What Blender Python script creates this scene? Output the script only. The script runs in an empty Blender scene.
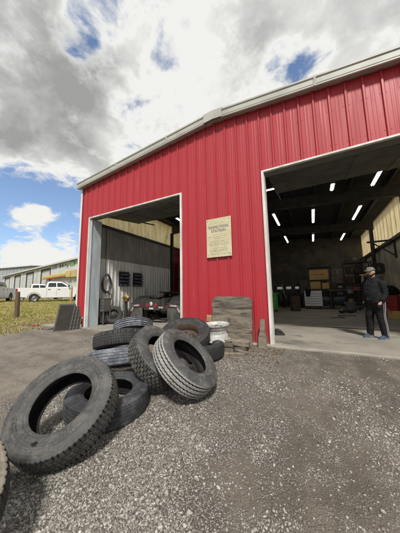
import bpy, math, random
import numpy as np
from mathutils import Vector, Matrix

random.seed(7)
rng = np.random.default_rng(7)
S = bpy.context.scene
COL = S.collection
R = math.radians

# ------------------------------------------------------------------ camera
cam_d = bpy.data.cameras.new('camera')
cam = bpy.data.objects.new('camera', cam_d)
COL.objects.link(cam)
CY, CP, CR = 0.480, 0.123, -0.017
Fv = Vector((-math.sin(CY) * math.cos(CP), math.cos(CY) * math.cos(CP), math.sin(CP)))
Rv = Vector((math.cos(CY), math.sin(CY), 0))
Uv = Rv.cross(Fv)
Rr = math.cos(CR) * Rv + math.sin(CR) * Uv
Ur = -math.sin(CR) * Rv + math.cos(CR) * Uv
cam.matrix_world = Matrix(((Rr.x, Ur.x, -Fv.x, 0), (Rr.y, Ur.y, -Fv.y, 0), (Rr.z, Ur.z, -Fv.z, 1.15), (0, 0, 0, 1)))
cam_d.sensor_fit = 'VERTICAL'
cam_d.sensor_height = 36
cam_d.lens = 36 * 214.56 / 533
cam_d.clip_start = 0.02
cam_d.clip_end = 3000
S.camera = cam

# ------------------------------------------------------------------ light
SUN_EL, SUN_AZ = R(50), R(152)          # direction to the sun: azimuth measured from +Y towards +X
sv = Vector((math.sin(SUN_AZ) * math.cos(SUN_EL), math.cos(SUN_AZ) * math.cos(SUN_EL), math.sin(SUN_EL)))
sun_d = bpy.data.lights.new('sun', 'SUN')
sun_d.energy = 3.3
sun_d.angle = R(8)
sun_d.color = (1.0, 0.955, 0.88)
sun = bpy.data.objects.new('sun', sun_d)
sun.rotation_euler = sv.to_track_quat('Z', 'Y').to_euler()
COL.objects.link(sun)

S.view_settings.view_transform = 'Standard'
S.view_settings.look = 'None'
S.view_settings.exposure = 0.35
S.view_settings.gamma = 1
S.view_settings.use_curve_mapping = False
S.render.engine = 'CYCLES'
S.cycles.max_bounces = 10
S.cycles.diffuse_bounces = 6
S.cycles.use_denoising = True

W = bpy.data.worlds.new('World')
S.world = W
W.use_nodes = True


class NT:
    """tiny node helper"""
    def __init__(s, tree):
        s.t = tree
        s.n = tree.nodes
        s.l = tree.links

    def add(s, typ, **kw):
        n = s.n.new(typ)
        for k, v in kw.items():
            setattr(n, k, v)
        return n

    def link(s, a, b):
        s.l.new(a, b)

    def val(s, sock, v):
        if isinstance(v, bpy.types.NodeSocket):
            s.l.new(v, sock)
        else:
            sock.default_value = v

    def math(s, op, a, b=0.0, c=0.0, clamp=False):
        n = s.add('ShaderNodeMath', operation=op)
        n.use_clamp = clamp
        s.val(n.inputs[0], a)
        s.val(n.inputs[1], b)
        s.val(n.inputs[2], c)
        return n.outputs[0]

    def vmath(s, op, a, b=(0, 0, 0)):
        n = s.add('ShaderNodeVectorMath', operation=op)
        s.val(n.inputs[0], a)
        s.val(n.inputs[1], b)
        return n

    def noise(s, vec, scale, detail=6, rough=0.55, dist=0.0):
        n = s.add('ShaderNodeTexNoise')
        s.val(n.inputs['Vector'], vec)
        n.inputs['Scale'].default_value = scale
        n.inputs['Detail'].default_value = detail
        n.inputs['Roughness'].default_value = rough
        n.inputs['Distortion'].default_value = dist
        return n.outputs['Fac']

    def ramp(s, v, lo, hi, a=0.0, b=1.0, smooth=True):
        n = s.add('ShaderNodeMapRange', interpolation_type='SMOOTHSTEP' if smooth else 'LINEAR')
        s.val(n.inputs['Value'], v)
        n.inputs['From Min'].default_value = lo
        n.inputs['From Max'].default_value = hi
        n.inputs['To Min'].default_value = a
        n.inputs['To Max'].default_value = b
        return n.outputs['Result']

    def mix(s, f, a, b, blend='MIX'):
        n = s.add('ShaderNodeMix', data_type='RGBA', blend_type=blend)
        s.val(n.inputs[0], f)
        for k, v in ((6, a), (7, b)):
            if not isinstance(v, bpy.types.NodeSocket) and len(v) == 3:
                v = (*v, 1)
            s.val(n.inputs[k], v)
        return n.outputs[2]


def build_world():
    k = NT(W.node_tree)
    for n in list(k.n):
        k.n.remove(n)
    out = k.add('ShaderNodeOutputWorld')
    sky = k.add('ShaderNodeTexSky', sky_type='NISHITA', sun_disc=False)
    sky.sun_elevation = SUN_EL
    sky.sun_rotation = SUN_AZ
    sky.air_density = 1.0
    sky.dust_density = 1.6
    sky.ozone_density = 2.5
    bsky = k.add('ShaderNodeBackground')
    bsky.inputs['Strength'].default_value = 0.15
    k.link(sky.outputs[0], bsky.inputs['Color'])
    tc = k.add('ShaderNodeTexCoord')
    d = tc.outputs['Generated']
    sep = k.add('ShaderNodeSeparateXYZ')
    k.link(d, sep.inputs[0])
    z = sep.outputs[2]
    den = k.math('ADD', k.math('MAXIMUM', z, 0.0), 0.22)
    inv = k.math('DIVIDE', 1.0, den)
    pl = k.vmath('SCALE', d)
    k.val(pl.inputs['Scale'], inv)
    p = k.vmath('MULTIPLY', pl.outputs[0], (1, 1, 0.25)).outputs[0]
    n1 = k.noise(p, 1.7, 10, 0.55, 0.35)
    n2 = k.noise(k.vmath('ADD', p, (3.1, 7.7, 1.3)).outputs[0], 2.1, 8, 0.6, 0.6)
    n3 = k.noise(k.vmath('ADD', p, (9.1, 2.7, 5.3)).outputs[0], 6.0, 6, 0.6, 0.5)

    def blob(v, r_in, r_out):
        v = Vector(v).normalized()
        dt = k.vmath('DOT_PRODUCT', d, tuple(v)).outputs['Value']
        return k.ramp(dt, math.cos(R(r_out)), math.cos(R(r_in)))

    # clear gaps in the overcast, and two small clouds low on the left
    holes = None
    for v, a, b, w in (((-.872, .42, .255), 2, 17, .30), ((-.92, .33, .21), 2, 15, .24), ((-.852, .468, .20), 1, 9, .2),
                       ((-.48, .332, .812), 0, 7, .135), ((-.558, .314, .768), 0, 5, .13), ((-.42, .36, .83), 0, 6, .10),
                       ((.045, .71, .705), 0, 5.5, .165), ((-.03, .68, .733), 0, 5.5, .14), ((-.359, .63, .689), 0, 4, .13),
                       ((-.376, .499, .781), 0, 4, .12)):
        h = k.math('MULTIPLY', blob(v, a, b), w)
        holes = h if holes is None else k.math('ADD', holes, h)
    fill = None
    for v, a, b, w in (((-.885, .363, .300), .5, 6.0, .30), ((-.868, .41, .285), .5, 5, .24), ((-.87, .46, .155), 1, 7.0, .40), ((-.90, .41, .15), 1, 6.0, .36),
                       ((-.935, .33, .15), .5, 5, .28), ((-.835, .50, .23), .5, 4, .3)):
        h = k.math('MULTIPLY', blob(v, a, b), w)
        fill = h if fill is None else k.math('ADD', fill, h)
    cov = k.math('ADD', k.math('SUBTRACT', k.math('ADD', n1, 0.17), holes), fill)
    cov = k.math('ADD', cov, k.math('MULTIPLY', k.math('SUBTRACT', n3, 0.5), 0.75))
    cov = k.math('ADD', cov, k.math('MULTIPLY', k.math('SUBTRACT', k.noise(k.vmath('ADD', p, (7.3, 1.9, .4)).outputs[0], 17, 6, .6, .4), .5), .30))
    mask = k.ramp(cov, 0.40, 0.60)
    thick = k.ramp(cov, 0.50, 0.78)
    # brighter towards the veiled sun-lit part, greyer cloud bases elsewhere
    bright = None
    for v, a, b, w in (((-.351, .492, .796), 2, 16, .16), ((.20, .74, .64), 8, 50, .13), ((-.549, .571, .61), 0, 12, .24),
                       ((-.211, .662, .719), 3, 20, .08), ((-.86, .43, .22), 3, 20, .34)):
        h = k.math('MULTIPLY', blob(v, a, b), w)
        bright = h if bright is None else k.math('ADD', bright, h)
    dark = None
    for v, a, b, w in (((-.715, .386, .583), 4, 24, .07), ((-.648, .242, .722), 2, 16, .03), ((-.151, .595, .79), 1, 9, .14), ((-.80, .40, .45), 3, 14, .06),
                       ((-.59, .422, .688), 2, 12, .06)):
        h = k.math('MULTIPLY', blob(v, a, b), w)
        dark = h if dark is None else k.math('ADD', dark, h)
    n4 = k.noise(k.vmath('ADD', p, (2.1, 4.7, 1.3)).outputs[0], 4.2, 12, .60, .35)
    lum = k.math('ADD', k.math('MULTIPLY', k.ramp(n2, .30, .70, smooth=False), 0.26), k.math('MULTIPLY', k.math('SUBTRACT', n3, .5), .30))
    lum = k.math('ADD', lum, k.math('MULTIPLY', k.math('SUBTRACT', n4, .5), .48))
    lum = k.math('ADD', lum, 0.31)
    lum = k.math('SUBTRACT', k.math('ADD', lum, bright), dark)
    edge = k.math('MULTIPLY', k.math('SUBTRACT', 1.0, thick), 0.32)
    lum = k.math('ADD', lum, edge)
    lum = k.math('MINIMUM', k.math('MAXIMUM', lum, 0.29), 0.70)
    tint = k.mix(k.ramp(lum, .3, .9), (0.97, 0.975, 0.945), (1.0, 0.995, 0.965))
    bcl = k.add('ShaderNodeBackground')
    k.link(tint, bcl.inputs['Color'])
    k.link(lum, bcl.inputs['Strength'])
    ms = k.add('ShaderNodeMixShader')
    k.link(mask, ms.inputs[0])
    k.link(bsky.outputs[0], ms.inputs[1])
    k.link(bcl.outputs[0], ms.inputs[2])
    k.link(ms.outputs[0], out.inputs['Surface'])


build_world()


# ------------------------------------------------------------------ materials
def mat(name, c1, c2=None, scale=4.0, lo=.35, hi=.65, rough=.7, metal=0.0, bump=0.0, bscale=40.0, detail=7,
        stretch=(1, 1, 1), c3=None, s3=20.0, lo3=.55, hi3=.7, rvar=0.0, spec=.5, emit=None, estr=0.0, bdist=0.01, dirt=None, trans=0.0):
    m = bpy.data.materials.new(name)
    m.use_nodes = True
    k = NT(m.node_tree)
    b = k.n['Principled BSDF']
    tc = k.add('ShaderNodeTexCoord')
    v = k.vmath('MULTIPLY', tc.outputs['Object'], stretch).outputs[0]
    c = (*c1, 1)
    if c2 is not None:
        f = k.ramp(k.noise(v, scale, detail, .6, .2), lo, hi)
        c = k.mix(f, c1, c2)
        if rvar:
            k.link(k.ramp(f, 0, 1, rough - rvar, rough + rvar), b.inputs['Roughness'])
    if c3 is not None:
        f3 = k.ramp(k.noise(k.vmath('ADD', v, (5, 3, 8)).outputs[0], s3, detail, .65, .3), lo3, hi3)
        c = k.mix(f3, c, c3)
    if dirt is not None:      # (colour, z0, z1): splashed dirt between two heights, broken up by noise
        dc, z0, z1 = dirt
        sp = k.add('ShaderNodeSeparateXYZ')
        k.link(tc.outputs['Object'], sp.inputs[0])
        g = k.ramp(sp.outputs[2], z0, z1, 1, 0)
        g = k.math('MULTIPLY', g, k.ramp(k.noise(tc.outputs['Object'], 9, 8, .65), .35, .62))
        c = k.mix(g, c, dc)
    if isinstance(c, bpy.types.NodeSocket):
        k.link(c, b.inputs['Base Color'])
    else:
        b.inputs['Base Color'].default_value = c
    if not (rvar and c2 is not None):
        b.inputs['Roughness'].default_value = rough
    b.inputs['Metallic'].default_value = metal
    b.inputs['Specular IOR Level'].default_value = spec
    if bump:
        bn = k.add('ShaderNodeBump')
        bn.inputs['Strength'].default_value = bump
        bn.inputs['Distance'].default_value = bdist
        k.link(k.noise(v, bscale, 6, .6), bn.inputs['Height'])
        k.link(bn.outputs[0], b.inputs['Normal'])
    if emit is not None:
        b.inputs['Emission Color'].default_value = (*emit, 1)
        b.inputs['Emission Strength'].default_value = estr
    if trans:
        o = [n for n in k.n if n.type == 'OUTPUT_MATERIAL'][0]
        tr = k.add('ShaderNodeBsdfTranslucent')
        if isinstance(c, bpy.types.NodeSocket):
            k.link(c, tr.inputs['Color'])
        else:
            tr.inputs['Color'].default_value = c
        mx = k.add('ShaderNodeMixShader')
        mx.inputs[0].default_value = trans
        k.link(b.outputs[0], mx.inputs[1])
        k.link(tr.outputs[0], mx.inputs[2])
        k.link(mx.outputs[0], o.inputs['Surface'])
    return m


M = {}
M['red_panel'] = mat('red_painted_steel', (.405, .025, .037), (.36, .022, .033), scale=1.6, stretch=(5, 5, .35), rough=.48, rvar=.07,
                     c3=(.47, .075, .085), s3=2.2, lo3=.58, hi3=.80, bump=.04, bscale=3, dirt=((.17, .10, .085), -.25, .75))
M['screw'] = mat('screw_zinc', (.26, .06, .07), (.20, .04, .05), scale=30, rough=.5)
M['white_trim'] = mat('white_trim', (.72, .72, .70), (.55, .53, .49), scale=3, stretch=(2, 2, .5), rough=.5, c3=(.30, .25, .20), s3=8, lo3=.62, hi3=.78)
M['rake'] = mat('rake_trim_metal', (.44, .44, .41), (.36, .355, .33), scale=2, rough=.5, c3=(.28, .27, .24), s3=7, lo3=.58, hi3=.8)
M['jamb'] = mat('jamb_steel', (.47, .53, .57), (.36, .41, .44), scale=3, stretch=(2, 2, .4), rough=.45, c3=(.16, .14, .12), s3=10, lo3=.62, hi3=.75)
M['header'] = mat('header_steel', (.20, .19, .16), (.14, .13, .11), scale=3, rough=.6)
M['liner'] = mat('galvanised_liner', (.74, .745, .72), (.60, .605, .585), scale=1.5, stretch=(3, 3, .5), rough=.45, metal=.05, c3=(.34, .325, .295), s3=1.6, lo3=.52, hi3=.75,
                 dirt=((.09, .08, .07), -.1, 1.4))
M['liner_grime_shade'] = mat('grimy_shaded_liner', (.33, .32, .30), (.22, .215, .20), scale=1.1, stretch=(1.2, 1.2, .6), rough=.6, metal=.1)  # darker upper sheet: grime plus the raised door's shade, both in the colour
M['skylight'] = mat('translucent_wall_panel', (.86, .74, .46), (.72, .58, .33), scale=1.4, stretch=(3, 3, .5), rough=.6, c3=(.42, .29, .12), s3=2.2, lo3=.50, hi3=.72, trans=.85)
M['tan_sheet'] = mat('tan_insulation', (.50, .455, .36), (.30, .27, .21), scale=1.2, rough=.5, c3=(.13, .115, .09), s3=2.5, lo3=.55, hi3=.75, bump=.5, bscale=2.5, bdist=.08)
M['dark_steel'] = mat('dark_steel', (.045, .043, .04), (.025, .024, .023), scale=4, rough=.6)
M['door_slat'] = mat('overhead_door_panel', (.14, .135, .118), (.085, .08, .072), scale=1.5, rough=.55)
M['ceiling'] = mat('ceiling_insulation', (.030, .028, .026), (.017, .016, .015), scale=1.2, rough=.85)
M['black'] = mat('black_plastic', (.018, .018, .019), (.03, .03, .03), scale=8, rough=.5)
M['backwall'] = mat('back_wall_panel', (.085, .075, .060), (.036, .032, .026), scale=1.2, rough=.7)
M['concrete'] = mat('concrete_floor', (.32, .295, .252), (.235, .216, .186), scale=.9, rough=.62, c3=(.12, .112, .10), s3=.75, lo3=.57, hi3=.68, bump=.15, bscale=60, bdist=.004)
M['oil'] = mat('floor_shade_tone', (.07, .062, .053), (.12, .11, .095), scale=3, rough=.35)  # dark tone painting the shade where the sunlit floor ends


def rubber(name, base, dust, amt_lo, amt_hi, s=5.0, rough=.72):
    m = bpy.data.materials.new(name)
    m.use_nodes = True
    k = NT(m.node_tree)
    b = k.n['Principled BSDF']
    tc = k.add('ShaderNodeTexCoord')
    p = tc.outputs['Object']
    sp = k.add('ShaderNodeSeparateXYZ')
    k.link(p, sp.inputs[0])
    r = k.math('SQRT', k.math('ADD', k.math('MULTIPLY', sp.outputs[0], sp.outputs[0]), k.math('MULTIPLY', sp.outputs[1], sp.outputs[1])))
    cv = k.add('ShaderNodeCombineXYZ')
    k.link(r, cv.inputs[0])
    k.link(sp.outputs[2], cv.inputs[2])
    # dust gathers in the moulded rings, in scuffs and as a fine film
    ring = k.noise(cv.outputs[0], 70, 3, .6)
    film = k.noise(p, s * 1.3, 9, .72, .4)
    fine = k.noise(p, s * 9, 6, .7)
    f = k.math('ADD', k.math('ADD', k.math('MULTIPLY', film, .55), k.math('MULTIPLY', ring, .25)), k.math('MULTIPLY', fine, .20))
    f = k.ramp(f, .5 + (amt_lo - .5) * .62, .5 + (amt_hi - .5) * .62)
    c = k.mix(f, base, dust)
    scv = k.vmath('MULTIPLY', p, (7, 7, 26)).outputs[0]
    sc = k.math('MULTIPLY', k.ramp(k.noise(scv, s * .5, 5, .7, .8), .64, .70), k.ramp(fine, .45, .6))
    c = k.mix(k.math('MULTIPLY', sc, .6), c, tuple(min(.5, x * 2.1) for x in dust))
    k.link(c, b.inputs['Base Color'])
    k.link(k.ramp(f, 0, 1, rough - .1, rough + .1), b.inputs['Roughness'])
    b.inputs['Specular IOR Level'].default_value = .4
    bn = k.add('ShaderNodeBump')
    bn.inputs['Strength'].default_value = .35
    bn.inputs['Distance'].default_value = .003
    k.link(k.math('ADD', k.math('MULTIPLY', ring, .8), k.noise(p, 110, 5, .6)), bn.inputs['Height'])
    k.link(bn.outputs[0], b.inputs['Normal'])
    return m


M['rub_A'] = rubber('rubber_dusty_grey', (.040, .040, .040), (.115, .112, .105), .38, .68, 5)
M['rub_E'] = rubber('rubber_pale_dust', (.20, .20, .192), (.36, .352, .335), .28, .60, 5)
M['rub_Es'] = rubber('rubber_grey_side', (0.060, 0.061, 0.063), (0.165, 0.165, 0.158), .42, .75, 6)
M['rub_F'] = rubber('rubber_chunky', (0.051, 0.049, 0.046), (0.170, 0.162, 0.139), .40, .72, 9)
M['rub_letter'] = rubber('rubber_scuffed_letters', (.075, .074, .072), (.17, .168, .16), .4, .6, 8)
M['tear'] = mat('torn_rubber_dark', (.006, .006, .006), rough=.95)
M['rub_blk'] = rubber('rubber_black', (0.024, 0.025, 0.026), (0.075, 0.075, 0.075), .45, .8, 5)
M['rub_blue'] = rubber('rubber_blue_grey', (0.072, 0.080, 0.096), (0.256, 0.280, 0.320), .40, .68, 5)
M['rub_C'] = rubber('rubber_damp', (0.032, 0.034, 0.038), (0.104, 0.109, 0.118), .42, .75, 6, .6)
M['rub_in'] = rubber('rubber_inside', (.018, .018, .018), (.05, .048, .045), .45, .8, 6, .6)
M['rub_B'] = rubber('rubber_mud_dust', (.13, .115, .09), (.24, .215, .17), .3, .65, 14)
M['steel_white'] = mat('worn_white_wheel', (.52, .52, .51), (.38, .37, .355), scale=7, rough=.45, c3=(.17, .12, .09), s3=9, lo3=.56, hi3=.68)
M['rust'] = mat('rusty_steel', (.085, .055, .038), (.05, .034, .027), scale=9, rough=.8, c3=(.15, .10, .07), s3=20, lo3=.55, hi3=.7)
M['wood_grey'] = mat('weathered_wood', (.225, .195, .152), (.145, .123, .097), scale=3.2, stretch=(1, 3, 6), rough=.9, c3=(.062, .052, .043), s3=1.6, lo3=.44, hi3=.62, rvar=.04, bump=.5, bscale=25, bdist=.01)
M['wood_lite'] = mat('weathered_pale_wood', (.25, .212, .165), (.165, .138, .108), scale=4, stretch=(1.2, 2, 8), rough=.85, c3=(.085, .07, .057), s3=2.2, lo3=.50, hi3=.68, bump=.5, bscale=25)
M['wood_dark'] = mat('dark_damp_wood', (.085, .072, .058), (.15, .13, .105), scale=3, stretch=(1.5, 3, 8), rough=.85, bump=.5, bscale=25)
M['wood_chip'] = mat('wood_chip', (.10, .075, .055), (.26, .21, .16), scale=12, rough=.9)
M['wood_orange'] = mat('fresh_wood_end', (.42, .29, .15), (.30, .20, .10), scale=6, rough=.8)
M['post_wood'] = mat('post_wood', (.15, .105, .07), (.09, .065, .045), scale=4, stretch=(5, 5, .6), rough=.9, bump=.5)
M['sign_board'] = mat('aged_sign_board', (.60, .545, .37), (.51, .455, .29), scale=4, rough=.55, c3=(.30, .15, .05), s3=5, lo3=.64, hi3=.76)
M['sign_ink'] = mat('faded_navy_ink', (.10, .105, .15), (.20, .19, .19), scale=30, rough=.7)
M['tube'] = mat('lit_tube', (.9, .9, .9), emit=(1.0, .97, .92), estr=14.0)
M['fixture'] = mat('fixture_grey', (.16, .16, .155), rough=.5)
M['white_paint'] = mat('white_car_paint', (.80, .81, .82), (.74, .75, .76), scale=2, rough=.25, spec=.6)
M['silver_paint'] = mat('pale_grey_paint', (.52, .53, .53), (.45, .46, .46), scale=2, rough=.3, spec=.6)
M['glass'] = mat('dark_glass', (.02, .026, .034), rough=.06, spec=.8)
M['alloy'] = mat('alloy_rim', (.50, .50, .50), (.32, .32, .32), scale=20, rough=.35, metal=.7)
M['tail_red'] = mat('tail_lens_red', (.45, .012, .012), rough=.25)
M['lens_clear'] = mat('clear_lens', (.45, .45, .45), rough=.15)
M['ware_wall'] = mat('warehouse_white', (.56, .57, .565), (.48, .49, .49), scale=.4, rough=.6, stretch=(1, 1, 3))
M['ware_door'] = mat('bay_door_pale', (.50, .52, .54), (.44, .455, .47), scale=.6, rough=.6, stretch=(1, 1, 6))
M['ware_grey'] = mat('distant_grey_metal', (.33, .36, .40), (.28, .305, .34), scale=.3, rough=.6)
M['recess_shade'] = mat('recess_shade_dark', (.035, .035, .038), rough=.8)  # dark colour standing in for shade in the loading door recesses
M['yellow'] = mat('yellow_paint', (.55, .44, .17), (.44, .34, .12), scale=2, rough=.5)
M['red_stripe'] = mat('red_stripe', (.45, .05, .03), rough=.5)
M['green_sign'] = mat('green_sign', (.12, .36, .15), rough=.5)
M['blue_sign'] = mat('blue_mark', (.10, .20, .45), rough=.5)
M['dark_mark'] = mat('dark_mark', (.06, .06, .07), rough=.6)
M['panel_face'] = mat('weathered_dark_board', (.028, .024, .020), (.018, .0155, .0135), scale=2.5, rough=.95, c3=(.055, .046, .038), s3=7, lo3=.6, hi3=.75)
M['panel_edge'] = mat('black_frame', (.022, .022, .022), (.045, .043, .04), scale=7, rough=.7)
M['pale_bit'] = mat('pale_foam_corner', (.50, .49, .46), (.34, .33, .30), scale=12, rough=.8)
M['orange_rag'] = mat('orange_red_plastic', (.30, .085, .05), (.22, .065, .045), scale=9, rough=.7)
M['navy'] = mat('navy_rack', (.014, .020, .042), (.022, .028, .05), scale=5, rough=.55)
M['tag_white'] = mat('tag_white', (.34, .37, .42), (.2, .22, .26), scale=40, rough=.6)
M['canister'] = mat('blue_grey_drum', (.11, .14, .17), (.075, .09, .11), scale=5, rough=.5)
M['cab_red'] = mat('tractor_red', (.30, .012, .018), (.22, .01, .014), scale=3, rough=.3)
M['chassis'] = mat('chassis_black', (.022, .021, .02), (.05, .046, .04), scale=5, rough=.65)
M['mudflap'] = mat('mudflap_rubber', (.045, .044, .042), (.10, .095, .085), scale=4, rough=.8, stretch=(1, 1, .5))
M['refl_white'] = mat('reflector_white', (.42, .41, .40), (.26, .25, .24), scale=14, rough=.4)
M['refl_red'] = mat('reflector_red', (.20, .022, .022), rough=.3)
M['tail_lit'] = mat('tractor_lamp_red', (.20, .025, .025), rough=.3)
M['chest_white'] = mat('white_tool_chest', (.88, .88, .87), (.82, .82, .81), scale=3, rough=.4)
M['chest_gap'] = mat('drawer_gap', (.05, .05, .05), rough=.6)
M['green'] = mat('green_powder_coat', (.07, .42, .05), (.05, .33, .04), scale=4, rough=.4)
M['red_box'] = mat('red_tool_cabinet', (.36, .02, .022), (.26, .016, .018), scale=4, rough=.4)
M['card'] = mat('cardboard', (.62, .43, .18), (.52, .35, .14), scale=3, rough=.8)
M['card_ink'] = mat('cardboard_red_print', (.30, .05, .03), rough=.8)
M['alu'] = mat('aluminium', (.55, .56, .57), (.42, .43, .44), scale=6, rough=.4, metal=.4)
M['grey_bin'] = mat('grey_tub', (.15, .16, .17), (.10, .11, .115), scale=5, rough=.6)
M['brass'] = mat('old_brass', (.30, .22, .09), (.16, .12, .06), scale=9, rough=.55, metal=.3)
M['cabinet'] = mat('grey_box', (.11, .11, .10), (.07, .07, .065), scale=5, rough=.6)
M['skin'] = mat('skin', (.50, .29, .21), (.44, .25, .18), scale=14, rough=.55)
M['lip'] = mat('lip', (.36, .15, .12), rough=.5)
M['hair'] = mat('dark_hair', (.022, .017, .014), (.04, .032, .027), scale=60, rough=.8, bump=.6, bscale=120)
M['eye'] = mat('eye_dark', (.02, .015, .012), rough=.2)
M['hoodie'] = mat('black_fleece', (.012, .0125, .014), (.020, .0205, .023), scale=9, rough=.9, bump=.35, bscale=14, bdist=.02, spec=.12)
M['trouser'] = mat('black_track_fabric', (.010, .010, .011), (.017, .017, .018), scale=9, rough=.75, bump=.35, bscale=12, bdist=.02, spec=.12)
M['stripe'] = mat('stripe_white', (.26, .26, .28), rough=.7)
M['shoe'] = mat('blue_knit_shoe', (.026, .055, .10), (.045, .08, .13), scale=40, rough=.8)
M['sole'] = mat('shoe_sole', (.12, .15, .19), rough=.7)
M['cap'] = mat('camo_cap', (.20, .19, .17), (.085, .08, .07), scale=22, lo=.45, hi=.53, rough=.9, c3=(.33, .31, .28), s3=26, lo3=.58, hi3=.62)


# ------------------------------------------------------------------ mesh builder
class MB:
    def __init__(s):
        s.v = []
        s.f = []

    def add(s, verts, faces, T=None):
        o = len(s.v)
        if T is not None:
            verts = [tuple(T @ Vector(p)) for p in verts]
        s.v += [tuple(p) for p in verts]
        s.f += [tuple(i + o for i in f) for f in faces]
        return s

    def box(s, x0, x1, y0, y1, z0, z1, T=None):
        v = [(x, y, z) for x in (x0, x1) for y in (y0, y1) for z in (z0, z1)]
        return s.add(v, [(0, 1, 3, 2), (4, 6, 7, 5), (0, 4, 5, 1), (2, 3, 7, 6), (0, 2, 6, 4), (1, 5, 7, 3)], T)

    def quad(s, a, b, c, d, T=None):
        return s.add([a, b, c, d], [(0, 1, 2, 3)], T)

    def prism(s, pts, axis, a, b, T=None):
        """polygon pts (2-D) extruded along axis from a to b; the two other axes in xyz order"""
        n = len(pts)

        def p3(p, w):
            return {'x': (w, p[0], p[1]), 'y': (p[0], w, p[1]), 'z': (p[0], p[1], w)}[axis]
        v = [p3(p, a) for p in pts] + [p3(p, b) for p in pts]
        f = [tuple(range(n))[::-1], tuple(range(n, 2 * n))]
        f += [(i, (i + 1) % n, n + (i + 1) % n, n + i) for i in range(n)]
        return s.add(v, f, T)

    def loft(s, rings, caps=True, T=None, closed=False):
        n = len(rings[0])
        v = [p for r in rings for p in r]
        f = []
        m = len(rings)
        for i in range(m if closed else m - 1):
            i2 = (i + 1) % m
            for j in range(n):
                j2 = (j + 1) % n
                f.append((i * n + j, i * n + j2, i2 * n + j2, i2 * n + j))
        if caps and not closed:
            f += [tuple(range(n))[::-1], tuple(range((m - 1) * n, m * n))]
        return s.add(v, f, T)

    def tube(s, pts, r, n=8, caps=True, T=None, ell=None):
        pts = [Vector(p) for p in pts]
        rr = r if hasattr(r, '__len__') else [r] * len(pts)
        rings = []
        prev = None
        for i, p in enumerate(pts):
            t = (pts[min(i + 1, len(pts) - 1)] - pts[max(i - 1, 0)]).normalized()
            if prev is None:
                a = t.cross(Vector((0, 0, 1)))
                if a.length < .05:
                    a = t.cross(Vector((0, 1, 0)))
            else:
                a = prev - t * prev.dot(t)
            a.normalize()
            prev = a
            b = t.cross(a)
            rings.append([tuple(p + (a * math.cos(q) + b * math.sin(q)) * rr[i]) for q in [2 * math.pi * j / n for j in range(n)]])
        return s.loft(rings, caps, T)

    def cyl(s, p0, p1, r0, r1=None, n=20, T=None):
        return s.tube([p0, p1], [r0, r1 if r1 is not None else r0], n, True, T)

    def lathe(s, prof, n=48, T=None, closed=False):
        """prof: (radius, z) list turned about z"""
        rings = [[(r * math.cos(q), r * math.sin(q), z) for q in [2 * math.pi * j / n for j in range(n)]] for r, z in prof]
        return s.loft(rings, False, T, closed)

    def ball(s, c, r, n=12, m=8, T=None):
        r = r if hasattr(r, '__len__') else (r, r, r)
        rings = []
        for i in range(m + 1):
            a = math.pi * i / m
            a = min(max(a, .04), math.pi - .04)
            rings.append([(c[0] + r[0] * math.sin(a) * math.cos(q), c[1] + r[1] * math.sin(a) * math.sin(q), c[2] - r[2] * math.cos(a)) for q in [2 * math.pi * j / n for j in range(n)]])
        return s.loft(rings, True, T)

    def build(s, name, m, parent=None, smooth=None, bevel=0.0, seg=2, T=None):
        me = bpy.data.meshes.new(name)
        v = s.v if T is None else [tuple(T @ Vector(p)) for p in s.v]
        me.from_pydata(v, [], s.f)
        me.validate()
        import bmesh
        bm = bmesh.new()
        bm.from_mesh(me)
        bmesh.ops.recalc_face_normals(bm, faces=bm.faces)
        bm.to_mesh(me)
        bm.free()
        if smooth is not None:
            me.polygons.foreach_set('use_smooth', [True] * len(me.polygons))
            me.set_sharp_from_angle(angle=R(smooth))
        o = bpy.data.objects.new(name, me)
        COL.objects.link(o)
        if m is not None:
            me.materials.append(m if not isinstance(m, str) else M[m])
        if parent is not None:
            o.parent = parent
        if bevel:
            b = o.modifiers.new('edge', 'BEVEL')
            b.width = bevel
            b.segments = seg
            b.limit_method = 'ANGLE'
            b.angle_limit = R(40)
        return o


def tag(o, label=None, cat=None, group=None, kind=None):
    if label:
        o['label'] = label
    if cat:
        o['category'] = cat
    if group:
        o['group'] = group
    if kind:
        o['kind'] = kind
    return o


def empty(name, loc=(0, 0, 0), rz=0.0, label=None, cat=None, group=None):
    o = bpy.data.objects.new(name, None)
    COL.objects.link(o)
    o.location = loc
    o.rotation_euler = (0, 0, rz)
    o.empty_display_size = .2
    return tag(o, label, cat, group)


def copy_tree(o, parent=None):
    c = o.copy()
    COL.objects.link(c)
    if parent is not None:
        c.parent = parent
    for ch in [x for x in COL.objects if x.parent == o]:
        copy_tree(ch, c)
    return c


def numpy_mesh(name, verts, faces, m):
    me = bpy.data.meshes.new(name)
    nv, nf, k = len(verts), len(faces), faces.shape[1]
    me.vertices.add(nv)
    me.vertices.foreach_set('co', verts.astype(np.float32).ravel())
    me.loops.add(nf * k)
    me.loops.foreach_set('vertex_index', faces.astype(np.int32).ravel())
    me.polygons.add(nf)
    me.polygons.foreach_set('loop_start', np.arange(0, nf * k, k, dtype=np.int32))
    me.update(calc_edges=True)
    me.validate()
    me.materials.append(m)
    o = bpy.data.objects.new(name, me)
    COL.objects.link(o)
    return o


# ------------------------------------------------------------------ terrain
D = 5.109                      # the front wall's plane


def sstep(a, b, x):
    t = np.clip((x - a) / (b - a), 0, 1)
    return t * t * (3 - 2 * t)


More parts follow.
